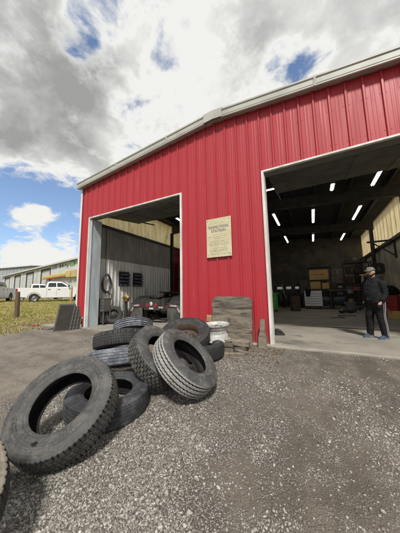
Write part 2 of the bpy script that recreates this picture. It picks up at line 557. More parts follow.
def ground(x, y, fine=True):
    x = np.asarray(x, float)
    y = np.asarray(y, float)
    front = -.045 - .088 * np.clip(5.0 - y, 0, 4.3)
    land = np.interp(-x, [7.5, 9, 12.4, 20, 24, 60, 400], [-.1, 0, .15, .5, .62, .72, .8])
    w = sstep(7.0, 11.5, -x)
    g = front * (1 - w) + land * w
    inside = sstep(5.10, 5.35, y) * (1 - sstep(3.62, 3.7, x)) * sstep(-7.95, -7.8, x)
    g = g - .25 * inside
    if fine:
        u = (.010 * np.sin(3.1 * x + 1.3 * y + .5) * np.sin(2.3 * y - .9 * x) + .007 * np.sin(7.3 * x - 4.1 * y) * np.sin(5.9 * y + 2.2 * x + 1)
             + .004 * np.sin(17 * x + 6 * y) * np.sin(13 * y - 9 * x) + .0025 * np.sin(37 * x + 11 * y + 2) * np.sin(31 * y - 17 * x))
        g = g + u * (1 - .8 * inside) * (1 - .75 * sstep(4.4, 5.0, y) * (1 - sstep(7.5, 8.5, -x)))
    return g


def axis(pts):
    out = []
    for a, b, st in pts:
        out += list(np.arange(a, b, st))
    return np.array(out + [pts[-1][1]])


def build_ground():
    xs = axis([(-600, -100, 50), (-100, -30, 5), (-30, -10, .8), (-10, -4.5, .15), (-4.5, 2.6, .035), (2.6, 6, .15), (6, 20, 1.5), (20, 100, 10), (100, 600, 60)])
    ys = axis([(-300, -20, 40), (-20, -2, 2), (-2, .4, .12), (.4, 5.1, .035), (5.1, 5.8, .06), (5.8, 12, .4), (12, 40, 2), (40, 120, 10), (120, 900, 60)])
    X, Y = np.meshgrid(xs, ys)
    Z = ground(X, Y)
    nx, ny = len(xs), len(ys)
    V = np.stack([X.ravel(), Y.ravel(), Z.ravel()], -1)
    i = np.arange(nx - 1)
    j = np.arange(ny - 1)
    I, J = np.meshgrid(i, j)
    a = (J * nx + I).ravel()
    Fc = np.stack([a, a + 1, a + nx + 1, a + nx], -1)
    m = bpy.data.materials.new('gravel_lot_and_grass')
    m.use_nodes = True
    k = NT(m.node_tree)
    b = k.n['Principled BSDF']
    tc = k.add('ShaderNodeTexCoord')
    p = tc.outputs['Object']
    sp = k.add('ShaderNodeSeparateXYZ')
    k.link(p, sp.inputs[0])
    x, y = sp.outputs[0], sp.outputs[1]
    nbig = k.noise(p, .8, 6, .6, .3)
    nmid = k.noise(p, 4, 8, .65, .2)
    nfin = k.noise(p, 55, 6, .65)
    vor = k.add('ShaderNodeTexVoronoi')
    k.link(p, vor.inputs['Vector'])
    vor.inputs['Scale'].default_value = 75
    vor2 = k.add('ShaderNodeTexVoronoi')
    k.link(p, vor2.inputs['Vector'])
    vor2.inputs['Scale'].default_value = 32
    dirt = k.mix(k.ramp(nmid, .3, .7), (.118, .103, .085), (.215, .190, .160))
    dirt = k.mix(k.ramp(nbig, .42, .66), dirt, (.098, .085, .070))
    dirt = k.mix(k.math('MULTIPLY', k.ramp(x, -2.4, -4.2), k.ramp(k.noise(p, 2.2, 7, .65), .30, .62, .25, .85)), dirt, (.27, .24, .20))
    # crushed grey stone fines, cell by cell
    cell = k.add('ShaderNodeSeparateXYZ')
    k.link(vor.outputs['Color'], cell.inputs[0])
    fines = k.mix(cell.outputs[0], (.125, .116, .102), (.48, .458, .42))
    fines = k.mix(k.ramp(vor.outputs['Distance'], .30, .65), fines, (.075, .066, .056))
    cell2 = k.add('ShaderNodeSeparateXYZ')
    k.link(vor2.outputs['Color'], cell2.inputs[0])
    gm = k.math('ADD', k.math('MULTIPLY', k.math('SUBTRACT', nbig, .5), 1.7), k.math('MULTIPLY', k.math('SUBTRACT', nmid, .5), 2.4))
    # the lot is stonier on the left of the driveway than in the trodden lane before the open bay
    lane = k.math('MULTIPLY', k.ramp(x, -1.3, .35, .92, .30), k.ramp(x, -4.2, -2.2, .42, 1.0))
    gm = k.math('ADD', gm, lane)
    gm = k.ramp(gm, .25, .85)
    col = k.mix(gm, dirt, fines)
    pick = k.math('MULTIPLY', k.ramp(cell2.outputs[1], .82, .9), k.ramp(vor2.outputs['Distance'], .34, .24))
    col = k.mix(k.math('MULTIPLY', pick, .8), col, (.55, .53, .49))
    col = k.mix(k.ramp(nfin, .35, .75, 0, .5), col, (.11, .096, .082))
    # wheel tracks across the lot on the left, and a damp patch far right
    tr = k.noise(k.vmath('MULTIPLY', p, (.16, 1.1, 1)).outputs[0], 1.6, 5, .6, .3)
    trm = k.math('MULTIPLY', k.ramp(tr, .50, .62), k.ramp(x, -4.6, -2.9, 1, 0))
    col = k.mix(k.math('MULTIPLY', trm, .65), col, (.13, .108, .087))
    # the trodden and driven lane up to the open bay, and an oily patch off to the right
    ln = k.noise(k.vmath('MULTIPLY', p, (1.9, .22, 1)).outputs[0], 1.5, 6, .6, .3)
    lnm = k.math('MULTIPLY', k.ramp(ln, .47, .60), k.ramp(x, -1.2, .1))
    col = k.mix(k.math('MULTIPLY', lnm, .6), col, (.085, .073, .060))
    oil = k.vmath('DISTANCE', p, (1.35, 3.3, -.2)).outputs['Value']
    oilm = k.math('MULTIPLY', k.ramp(k.math('ADD', oil, k.math('MULTIPLY', k.math('SUBTRACT', nmid, .5), 1.2)), .75, .25), .6)
    col = k.mix(oilm, col, (.045, .04, .035))
    # grass ground beyond the lot
    gx = k.math('ADD', x, k.math('MULTIPLY', k.math('SUBTRACT', nmid, .5), 2.4))
    gx = k.math('ADD', gx, k.math('MULTIPLY', k.math('SUBTRACT', nbig, .5), 2.4))
    grm = k.ramp(gx, -11.3, -10.3, 1, 0)
    gcol = k.mix(k.ramp(nbig, .38, .62), (.21, .20, .050), (.36, .29, .105))
    gcol = k.mix(k.ramp(nmid, .4, .7), gcol, (.085, .10, .026))
    col = k.mix(grm, col, gcol)
    k.link(col, b.inputs['Base Color'])
    b.inputs['Roughness'].default_value = .93
    b.inputs['Specular IOR Level'].default_value = .25
    h1 = k.math('MULTIPLY', k.ramp(vor.outputs['Distance'], .1, .7, 1, 0), .5)
    h = k.math('ADD', k.math('ADD', h1, k.math('MULTIPLY', nfin, .7)), k.math('MULTIPLY', pick, 1.0))
    bn = k.add('ShaderNodeBump')
    bn.inputs['Strength'].default_value = .9
    bn.inputs['Distance'].default_value = .012
    k.link(h, bn.inputs['Height'])
    k.link(bn.outputs[0], b.inputs['Normal'])
    o = numpy_mesh('gravel_ground', V, Fc, m)
    o.data.polygons.foreach_set('use_smooth', [True] * len(o.data.polygons))
    tag(o, 'gravel and dirt lot rising to a grass verge', kind='structure')


build_ground()


def stone_mat():
    m = bpy.data.materials.new('crushed_limestone')
    m.use_nodes = True
    k = NT(m.node_tree)
    b = k.n['Principled BSDF']
    g = k.add('ShaderNodeNewGeometry')
    r = g.outputs['Random Per Island']
    c = k.mix(r, (.09, .083, .073), (.47, .448, .41))
    c = k.mix(k.ramp(r, .98, .995), c, (.58, .56, .52))
    tc = k.add('ShaderNodeTexCoord')
    c = k.mix(k.ramp(k.noise(tc.outputs['Object'], 120, 4), .4, .7, 0, .35), c, (.17, .15, .128))
    k.link(c, b.inputs['Base Color'])
    b.inputs['Roughness'].default_value = .9
    b.inputs['Specular IOR Level'].default_value = .3
    return m


def build_stones():
    import bmesh
    bm = bmesh.new()
    bmesh.ops.create_icosphere(bm, subdivisions=1, radius=1)
    bv = np.array([v.co[:] for v in bm.verts])
    bf = np.array([[v.index for v in f.verts] for f in bm.faces])
    bm.free()

    def patchy(x, y):
        n = (np.sin(1.9 * x + 1.1 * y) * np.sin(1.3 * y - .8 * x + 1) + .7 * np.sin(4.3 * x - 2.1 * y + 2) * np.sin(3.7 * y + 1.9 * x) + .5 * np.sin(9.1 * x + 3 * y) * np.sin(8.3 * y - 4 * x))
        lane = np.interp(x, [-4, -2.6, -1.3, .35, 2], [.35, 1.0, .95, .25, .32])
        return np.clip(lane - .16 + .70 * n, .05, 1.3)
    n = 330000
    yy = .55 + rng.random(n) ** 1.7 * 4.5
    xx = (-1.05 * yy - 1.6) + rng.random(n) * (1.05 * yy + 1.6 + .30 * yy + .9)
    keep = rng.random(n) < patchy(xx, yy) * np.interp(yy, [0, 3, 5], [1, .9, .6])
    xx, yy = xx[keep], yy[keep]
    size = np.clip(rng.lognormal(math.log(.0040), .54, len(xx)), .0020, .018)
    # drop the smallest where they could not be seen
    keep = size > .0013 * np.hypot(xx, yy)
    xx, yy, size = xx[keep], yy[keep], size[keep]
    n = len(xx)
    zz = ground(xx, yy)
    V = np.repeat(bv[None], n, 0) * (1 + .40 * rng.standard_normal((n, len(bv), 1)).clip(-1.4, 1.4))
    V *= size[:, None, None] * np.stack([np.ones(n), .6 + .5 * rng.random(n), .45 + .4 * rng.random(n)], -1)[:, None, :]
    a = rng.random(n) * 6.283
    tl = (rng.random(n) - .5) * .9
    ca, sa = np.cos(a)[:, None], np.sin(a)[:, None]
    x0, y0, z0 = V[..., 0].copy(), V[..., 1].copy(), V[..., 2].copy()
    ct, st = np.cos(tl)[:, None], np.sin(tl)[:, None]
    y1, z1 = y0 * ct - z0 * st, y0 * st + z0 * ct
    V[..., 0] = x0 * ca - y1 * sa + xx[:, None]
    V[..., 1] = x0 * sa + y1 * ca + yy[:, None]
    V[..., 2] = z1 + (zz + size * .22)[:, None]
    Fc = (bf[None] + (np.arange(n) * len(bv))[:, None, None]).reshape(-1, 3)
    o = numpy_mesh('gravel_stones', V.reshape(-1, 3), Fc, stone_mat())
    tag(o, 'loose crushed grey gravel scattered over the lot', 'gravel', kind='stuff')
    print('stones', n)


build_stones()


def build_grass():
    n = 90000
    x = -10.3 - 22 * rng.random(n) ** 1.3
    y = 1.0 + rng.random(n) * 22
    x += .9 * np.sin(1.3 * y) * .5 + .4 * np.sin(3.1 * y + 1)
    m_ = 9000                      # tufts straying out into the lot
    cx, cy = -8.9 - 1.9 * rng.random(220) ** .6, 1.5 + rng.random(220) * 9
    pick = rng.integers(0, 220, m_)
    x[:m_] = cx[pick] + .10 * rng.standard_normal(m_)
    y[:m_] = cy[pick] + .10 * rng.standard_normal(m_)
    patch = np.sin(.9 * x + .4 * y) * np.sin(.7 * y - .3 * x + 1) + .6 * np.sin(2.3 * x) * np.sin(2.9 * y)
    h = (.05 + .07 * rng.random(n)) * (1 + .35 * patch) * np.interp(-x, [10, 12], [.7, 1])
    z = ground(x, y)
    w = .010 + .014 * rng.random(n)
    a = rng.random(n) * 6.283
    lean = (rng.random((n, 2)) - .5) * 1.1 * h[:, None]
    P0 = np.stack([x - w * np.cos(a), y - w * np.sin(a), z - .01], -1)
    P1 = np.stack([x + w * np.cos(a), y + w * np.sin(a), z - .01], -1)
    P2 = np.stack([x + lean[:, 0], y + lean[:, 1], z + h], -1)
    V = np.stack([P0, P1, P2], 1).reshape(-1, 3)
    Fc = np.arange(3 * n).reshape(-1, 3)
    m = bpy.data.materials.new('dry_grass')
    m.use_nodes = True
    k = NT(m.node_tree)
    b = k.n['Principled BSDF']
    g = k.add('ShaderNodeNewGeometry')
    tc = k.add('ShaderNodeTexCoord')
    c = k.mix(g.outputs['Random Per Island'], (.22, .23, .06), (.42, .36, .14))
    c = k.mix(k.ramp(k.noise(tc.outputs['Object'], .7, 5, .6), .45, .62), c, (.46, .36, .15))
    k.link(c, b.inputs['Base Color'])
    b.inputs['Roughness'].default_value = .8
    o = numpy_mesh('grass', V, Fc, m)
    tag(o, 'yellow green grass on the verge beside the lot', 'grass', kind='stuff')


build_grass()

# concrete floor with a worn apron edge
mb = MB()
pts = []
for i in range(60):
    xx = -7.62 + (3.60 + 7.62) * i / 59
    pts.append((xx, 4.985 + .02 * math.sin(3.1 * xx) + .012 * math.sin(11 * xx + 1)))
mb.prism(pts + [(3.60, 20.6), (-7.62, 20.6)], 'z', -.22, 0.0)
tag(mb.build('concrete_floor', 'concrete', bevel=.02), kind='structure')
mb = MB()
rr = random.Random(3)
for cx, cy, rx, ry in ((.35, 8.15, .95, .10), (1.2, 8.05, .8, .12), (-.25, 8.45, .35, .05), (2.0, 5.35, .22, .06), (.9, 7.7, .3, .05)):
    ring = []
    for j in range(40):
        q = 2 * math.pi * j / 40
        kx = 1 + .18 * math.sin(3 * q + cx * 5) + .14 * math.sin(7 * q + cy) + .1 * rr.random()
        ring.append((cx + rx * kx * math.cos(q), cy + ry * kx * math.sin(q) - .06 * (cx - .4) * math.cos(q), .004))
    mb.add(ring, [tuple(range(40))])
tag(mb.build('floor_shade', 'oil'), kind='structure')  # flat dark patches: edge of the sunlit floor, shade put into colour

# ------------------------------------------------------------------ the garage building
XL, XR, X0 = -7.873, 3.669, -2.102
L1, L2, R1, R2 = -7.386, -3.227, -.907, 3.252
HD, HE, HP = 4.074, 5.346, 5.867
YB = 20.6


def roofz(x):
    return HP - (HP - HE) * abs(x - X0) / (X0 - XL)


B = empty('garage_building', (X0, D, 0), label='red metal repair garage with two open bays and white roof trim', cat='building')


def bpart(mb, name, m, smooth=None, bevel=0.0, parent=None, T=None):
    o = mb.build(name, m, None, smooth, bevel, T=T)
    o.parent = parent or B
    o.matrix_parent_inverse = Matrix.Translation((-X0, -D, 0)) if parent is None else (Matrix.Identity(4))
    return o


def ribs(x0, x1, pitch=.305, depth=.032):
    """break points (x, outward offset) of a ribbed wall sheet"""
    out = []
    n0 = math.floor(x0 / pitch) - 1
    n1 = math.ceil(x1 / pitch) + 1
    for i in range(n0, n1):
        c = i * pitch
        out += [(c - .034, 0), (c - .017, depth), (c + .017, depth), (c + .034, 0), (c + .10, 0), (c + .11, .002), (c + .13, .002), (c + .14, 0), (c + .165, 0), (c + .175, .002), (c + .195, .002), (c + .205, 0)]
    return out


def wall_sheet(x0, x1, low, high, cuts, pitch=.305, depth=.032):
    """ribbed sheet in (x, offset, z); low(x), high(x) give its bottom and top, cuts are extra break points"""
    prof = [p for p in ribs(x0, x1, pitch, depth) if x0 < p[0] < x1]
    xs = sorted(set([p[0] for p in prof] + [x0, x1] + [c for c in cuts if x0 < c < x1]))
    px = [p[0] for p in prof]
    py = [p[1] for p in prof]
    mb = MB()
    for a, b in zip(xs[:-1], xs[1:]):
        if b - a < 1e-5:
            continue
        ya, yb = np.interp(a, px, py), np.interp(b, px, py)
        m_ = (a + b) / 2
        zl = low(m_)
        mb.quad((a, -ya, zl), (b, -yb, zl), (b, -yb, high(b)), (a, -ya, high(a)))
    return mb


def low(x):
    if L1 < x < L2 or R1 < x < R2:
        return HD
    return -.35


T0 = Matrix.Translation((0, D, 0))
fw = wall_sheet(XL, XR, low, lambda x: roofz(x) + .02, [L1, L2, R1, R2, X0])
bpart(fw, 'front_wall', 'red_panel', T=T0)
mb = MB()
for zr in (.55, 1.75, 2.95, 4.25, 5.05, 5.5):
    for i in range(-26, 13):
        for dx in (.052, .253):
            x = i * .305 + dx
            if XL + .05 < x < XR - .05 and zr < roofz(x) - .12 and (zr > HD + .05 or not (L1 - .1 < x < L2 + .1 or R1 - .1 < x < R2 + .1)):
                mb.tube([(x, D - .001, zr), (x, D - .0035, zr), (x, D - .008, zr)], [.007, .007, .004], 8)
tag(bpart(mb, 'screw_heads', 'screw'), kind='stuff')
# plain backing of the front wall so that the inside is not seen through
mb = MB()
for a, b in ((XL + .02, L1 - .06), (L2 + .06, R1 - .06), (R2 + .06, XR - .02)):
    mb.box(a, b, D + .05, D + .14, -.2, HD + .2)
mb.prism([(XL + .02, HD + .2), (XR - .02, HD + .2), (XR - .02, HE - .12), (X0, HP - .12), (XL + .02, HE - .12)], 'y', D + .05, D + .14)
bpart(mb, 'wall_backing', 'dark_steel')

# doors' white trim and steel returns
for a, b in ((L1, L2), (R1, R2)):
    mb = MB()
    mb.box(a - .012, a + .045, D - .045, D + .02, -.3, HD + .012)
    mb.box(b - .045, b + .012, D - .045, D + .02, -.3, HD + .012)
    mb.box(a + .045, b - .045, D - .045, D + .02, HD - .03, HD + .012)
    bpart(mb, 'door_trim', 'white_trim', bevel=.004)
    mb = MB()
    mb.box(a + .046, b - .046, D + .022, D + .26, HD - .03, HD + .16)
    bpart(mb, 'door_header', 'header', bevel=.006)
mb = MB()
mb.box(L1 - .05, L1 + .075, D + .022, D + .48, -.1, HD - .032)
mb.box(L1 + .075, L1 + .10, D + .022, D + .06, -.1, HD - .032)
bpart(mb, 'door_jamb', 'jamb', bevel=.006)
mb = MB()
mb.box(L2 - .04, L2 + .05, D + .022, D + .24, -.1, HD - .032)
bpart(mb, 'door_jamb', 'jamb', bevel=.006)
mb = MB()
mb.box(R1 - .05, R1 + .052, D + .022, D + .20, -.1, HD - .032)
bpart(mb, 'door_jamb', 'white_trim', bevel=.006)
mb = MB()
mb.box(R2 - .052, R2 + .05, D + .022, D + .24, -.1, HD - .032)
bpart(mb, 'door_jamb', 'jamb', bevel=.006)
# corner trims
for x in (XL, XR):
    sg = -1 if x == XL else 1
    mb = MB()
    mb.box(min(x, x + sg * .055), max(x, x + sg * .055), D - .05, D + .12, -.35, HE + .0)
    mb.box(min(x - sg * .035, x), max(x - sg * .035, x), D - .05, D - .034, -.35, HE + .0)
    bpart(mb, 'corner_trim', 'white_trim', bevel=.004)

# roof sheets
for sx in (-1, 1):
    xe = X0 + sx * (X0 - XL + .13)
    ze = roofz(XL) - (HP - HE) * .13 / (X0 - XL)
    mb = MB()
    mb.prism([(X0, HP + .03), (xe, ze + .03), (xe, ze + .10), (X0, HP + .10)], 'y', D - .10, YB + .2)
    bpart(mb, 'roof', 'rake')
    # rake trim: face board, drip lip, upper flange and a shallow shadow groove
    slope = (ze - HP) / (xe - X0)
    Ln = math.hypot(xe - X0, ze - HP)
    T = Matrix.Translation((X0, D, HP)) @ Matrix.Rotation(-math.atan(slope), 4, 'Y')
    mb = MB()
    prof = [(-.035, .015), (-.165, -.015), (-.185, -.005), (-.185, .025), (-.175, .035), (-.185, .045), (-.185, .17), (-.205, .185), (-.205, .225), (-.18, .235), (.05, .235), (.05, .21), (-.06, .19), (-.06, .03)]
    a_, b_ = (.262, Ln) if sx > 0 else (-Ln, -.262)
    mb.prism(prof, 'x', a_, b_, T)
    for q in range(1, 3):          # lap joints along the trim
        xj = a_ + (b_ - a_) * q / 2.6
        mb.prism([(-.1875, .0), (-.2075, .18), (-.2075, .228), (-.186, .24), (-.19, .03)], 'x', xj, xj + .05, T)
    bpart(mb, 'rake_trim', 'rake', bevel=.003)
# ridge cap piece
mb = MB()
s_ = (HP - HE) / (X0 - XL)
mb.prism([(-.27, -.27 * s_ - .01), (0, -.01), (.27, -.27 * s_ - .01), (.27, .25 - .27 * s_), (.05, .255), (-.05, .255), (-.27, .25 - .27 * s_)], 'y', -.21, -.188, Matrix.Translation((X0, D, HP)))
mb.prism([(-.30, .245 - .3 * s_), (.30, .245 - .3 * s_), (.30, .275 - .3 * s_), (.05, .275), (-.05, .275), (-.30, .275 - .3 * s_)], 'y', -.188, .4, Matrix.Translation((X0, D, HP)))
bpart(mb, 'ridge_cap', 'rake', bevel=.006)

# side walls: ribbed steel below, translucent panels above a dark girt
def side_wall(x, sign, y0, y1, z0, z1, m, name, pitch=.2, depth=.036, parent=None):
    mb = wall_sheet(y0, y1, lambda t: z0, lambda t: z1, [], pitch, depth)
    T = Matrix(((0, sign, 0, x), (1, 0, 0, 0), (0, 0, 1, 0), (0, 0, 0, 1)))
    return bpart(mb, name, m, T=T)


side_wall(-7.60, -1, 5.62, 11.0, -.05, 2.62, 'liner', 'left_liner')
side_wall(-7.60, -1, 5.62, 11.0, 2.62, 3.94, 'liner_grime_shade', 'left_liner_upper')
side_wall(-7.58, -1, 11.0, YB, -.05, 3.94, 'cab_red', 'red_liner', .61, .03)
mb = MB()
for z in (1.0, 2.0, 3.0, 3.55):
    mb.box(-7.55, -7.535, 11.0, YB, z, z + .07)
bpart(mb, 'red_liner_rail', 'dark_steel')
mb = MB()
mb.box(-7.70, -7.52, 5.62, YB, 3.94, 4.05)
bpart(mb, 'wall_girt', 'dark_steel')
side_wall(-7.66, -1, D + .14, YB, 4.05, HE + .06, 'skylight', 'translucent_panels', .61, .02)
mb = MB()
mb.box(XL, XL + .03, D + .125, YB, -.35, 4.05)
bpart(mb, 'left_outer_wall', 'red_panel')
mb = MB()
mb.box(3.62, XR, D + .125, YB, -.35, 3.45)
bpart(mb, 'right_outer_wall', 'red_panel')
side_wall(3.60, 1, D + .14, YB, -.05, 3.45, 'tan_sheet', 'right_liner', .9, .015)
side_wall(3.64, 1, D + .14, YB, 3.60, HE + .06, 'skylight', 'translucent_panels', .61, .02)
mb = MB()
mb.box(3.46, 3.66, D + .14, YB, 3.45, 3.60)
bpart(mb, 'wall_girt', 'dark_steel')
# back wall with a wide panel door that has a row of small windows
mb = MB()
for a, b, c in ((-7.7, -3.6, -.1), (-.75, 3.66, -.1), (-3.6, -.75, 3.75)):
    top_ = [(b, roofz(b) + .02)] + ([(X0, HP + .02)] if a < X0 < b else []) + [(a, roofz(a) + .02)]
    mb.prism([(a, c), (b, c)] + top_, 'y', YB - .1, YB)
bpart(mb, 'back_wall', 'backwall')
mb = MB()
wins = [(-2.86, -2.36), (-2.10, -1.68), (-1.36, -1.06)]
zlo, zhi = 1.36, 1.58
mb.box(-3.6, -.75, YB - .12, YB - .07, 0, zlo)
mb.box(-3.6, -.75, YB - .12, YB - .07, zhi, 3.75)
e = [-3.6] + [t for w in wins for t in w] + [-.75]
for a, b in zip(e[0::2], e[1::2]):
    mb.box(a, b, YB - .12, YB - .07, zlo, zhi)
for i in range(1, 8):
    mb.box(-3.6, -.75, YB - .135, YB - .122, i * .47 - .012, i * .47 + .012)
bpart(mb, 'rear_door', 'backwall')
gm_ = mat('frosted_pane', (.8, .82, .82), rough=.3, trans=.9)
for a, b in wins:
    mb = MB()
    mb.box(a, b, YB - .10, YB - .095, zlo, zhi)
    bpart(mb, 'rear_door_window', gm_)

# steel frames: columns and rafters
for yf in (5.45, 10.72, 16.0):
    mb = MB()
    if yf > 6:
        for sx in (-1, 1):
            xe = -7.5 if sx < 0 else 3.5
            za, zb = roofz(xe) - .12, HP - .12
            mb.prism([(X0, zb), (xe, za), (xe, za - .44), (X0, zb - .52)], 'y', yf - .012, yf + .012)
            mb.prism([(X0, zb - .52), (xe, za - .44), (xe, za - .46), (X0, zb - .54)], 'y', yf - .11, yf + .11)
        bpart(mb, 'rafter', 'dark_steel')
    for xa, xb in ((-7.575, -7.44), (3.26, 3.44)):
        if yf < 6:
            continue
        mb = MB()
        mb.box(xa, xa + .015, yf - .08, yf + .08, 0, HE - .5)
        mb.box(xb - .015, xb, yf - .08, yf + .08, 0, HE - .5)
        mb.box(xa + .015, xb - .015, yf - .008, yf + .008, 0, HE - .5)
        bpart(mb, 'column', 'dark_steel')
# purlins and ceiling blanket
mb = MB()
for i in range(-4, 5):
    if i == 0:
        continue
    x = X0 + i * 1.25
    mb.box(x - .035, x + .035, D + .15, YB - .12, roofz(x) - .15, roofz(x) - .03)
bpart(mb, 'purlin', 'dark_steel')
mb = MB()
for sx in (-1, 1):
    xe = X0 + sx * (X0 - XL - .1)
    mb.quad((X0, D + .15, HP - .01), (xe, D + .15, roofz(XL) + .0), (xe, YB, roofz(XL) + .0), (X0, YB, HP - .01))
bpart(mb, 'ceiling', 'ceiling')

# raised overhead doors with their tracks
for a, b in ((L1, L2), (R1, R2)):
    mb = MB()
    y0, y1 = 5.42, 7.75
    zf, zb = 4.30, 4.62
    nsec = 4
    for s in range(nsec):
        ya = y0 + (y1 - y0) * s / nsec
        yb = y0 + (y1 - y0) * (s + 1) / nsec - .015
        za = zf + (zb - zf) * s / nsec
        zb2 = zf + (zb - zf) * (s + 1) / nsec
        T = Matrix.Translation((0, ya, za)) @ Matrix.Rotation(math.atan2(zb2 - za, yb - ya), 4, 'X')
        Ls = yb - ya
        mb.box(a + .02, b - .02, 0, Ls, .0, .045, T)
        for q in range(3):
            y_ = Ls * (q + .5) / 3
            mb.prism([(y_ - .07, 0), (y_ - .05, -.022), (y_ + .05, -.022), (y_ + .07, 0)], 'x', a + .02, b - .02, T)
        for q in range(5):
            x_ = a + .06 + (b - a - .12) * q / 4
            mb.box(x_ - .035, x_ + .035, .01, Ls - .01, -.034, -.001, T)
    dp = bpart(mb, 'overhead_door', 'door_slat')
    for x_ in (a + .0, b - .0):
        sg = 1 if x_ == a else -1
        mb = MB()
        mb.box(x_ - .03, x_ + .03, 5.36, 5.41, .05, 4.15)
        mb.tube([(x_, 5.385, 4.14), (x_, 5.45, 4.32), (x_, 5.62, 4.42), (x_, 8.9, 4.86)], .03, 6)
        o = bpart(mb, 'track', 'dark_steel')
# ------------------------------------------------------------------ strip lights
def light(x, y0, y1, z, label, along='y', n=2):
    e = empty('ceiling_light', (x, y0, z), label=label, cat='ceiling light', group='strip lights under the garage roof')
    L = y1 - y0
    if along == 'x':
        e.rotation_euler = (0, 0, -math.pi / 2)
    f = MB()
    f.prism([(-.075, 0), (.075, 0), (.05, .06), (-.05, .06)], 'y', 0, L)
    for y in (.15, L - .15):
        f.cyl((0, y, .06), (0, y, max(.1, roofz(x) - z - .02)), .006, n=6)
    f.build('fixture', 'fixture', e)
    for k_ in range(n):
        t = MB()
        xx = (k_ - (n - 1) / 2) * .055
        t.cyl((xx, .03, -.02), (xx, L - .03, -.02), .0115, n=8)
        t.build('tube', 'tube', e, smooth=60)
    return e


light(-1.47, 10.75, 12.85, 4.98, 'strip light in the left row, nearest the bay door')
light(.28, 11.1, 13.3, 4.98, 'strip light in the middle row, nearest the bay door')
light(2.20, 11.7, 13.85, 4.98, 'long strip light in the right row, just ahead of the second rafter')
light(-1.47, 15.7, 17.8, 4.98, 'farther strip light in the left row, toward the rear door')
light(.28, 16.2, 18.4, 4.98, 'farther strip light in the middle row, above the cardboard boxes')
light(2.15, 17.0, 19.1, 4.98, 'farther strip light in the right row, toward the rear wall')
light(2.21, 8.35, 9.6, 4.98, 'twin strip light in the right row, beside the raised bay door')
light(.91, 8.7, 9.3, 4.98, 'short strip light just beyond the raised door, middle of the right bay')
light(-1.33, 8.05, 9.2, 4.98, 'strip light set crosswise behind the left jamb of the right bay', along='x', n=1)
light(-5.83, 8.7, 10.3, 4.92, 'strip light in the left bay above the tractor')

# ------------------------------------------------------------------ wall sign
sg = empty('wall_sign', (-2.07, D - .05, 2.58), label='aged cream inspection station sign board on the red wall', cat='sign')
mb = MB()
mb.box(-.345, .345, -.012, .012, -.518, .518)
mb.build('board', 'sign_board', sg, bevel=.006)


def text(body, size, x, z, parent, m, y=-.0135, bold=0.0, rx=90):
    c = bpy.data.curves.new('lettering', 'FONT')
    c.body = body
    c.size = size
    c.align_x = 'CENTER'
    c.extrude = .0006
    c.offset = bold
    o = bpy.data.objects.new('lettering', c)
    COL.objects.link(o)
    o.parent = parent
    o.location = (x, y, z)
    o.rotation_euler = (R(rx), 0, 0)
    me = bpy.data.meshes.new_from_object(o.evaluated_get(bpy.context.evaluated_depsgraph_get()))
    COL.objects.unlink(o)
    bpy.data.objects.remove(o)
    me.materials.clear()
    me.materials.append(M[m])
    o = bpy.data.objects.new('lettering', me)
    COL.objects.link(o)
    o.parent = parent
    o.location = (x, y, z)
    o.rotation_euler = (R(rx), 0, 0)
    return o


text('INSPECTION', .098, 0, .245, sg, 'sign_ink', bold=.002)
text('STATION', .098, 0, .145, sg, 'sign_ink', bold=.002)
mb = MB()
rr = random.Random(5)


def scribble(z, x0, x1, h):
    x = x0
    while x < x1:
        w = rr.uniform(.02, .075)
        xe = min(x + w, x1)
        xx = x
        while xx < xe - .004:
            hh = h * rr.uniform(.55, 1.0)
            mb.box(xx, xx + h * .22, -.0142, -.0125, z, z + hh)
            if rr.random() < .6:
                zz = z + rr.choice((0, hh * .45, hh * .8))
                mb.box(xx, xx + h * .5, -.0141, -.0125, zz, zz + h * .2)
            xx += h * .75
        x = xe + rr.uniform(.014, .03)


scribble(.385, -.10, .12, .022)
scribble(.345, -.05, .06, .018)
for z, a, b in ((.07, -.16, .16), (.015, -.27, .25), (-.03, -.12, .17), (-.115, -.24, .16), (-.165, -.27, .27), (-.205, -.25, .22), (-.29, -.16, .22), (-.335, -.20, .26), (-.37, -.26, .24), (-.445, -.25, .27)):
    scribble(z, a, b, .024)
tag(mb.build('small_print', 'sign_ink', sg), kind='stuff')
for x in (-.30, .30):
    for z in (-.46, .46):
        mb = MB()
        mb.cyl((x, -.018, z), (x, -.011, z), .010, n=10)
        mb.build('screw', 'rust', sg)
for z in (.2, -.25):
    mb = MB()
    mb.box(-.2, .2, .012, .05, z, z + .05)
    mb.build('batten', 'wood_dark', sg)


# ------------------------------------------------------------------ tyres
def tri(t):
    return 2 * np.abs((t % 1.0) - .5)


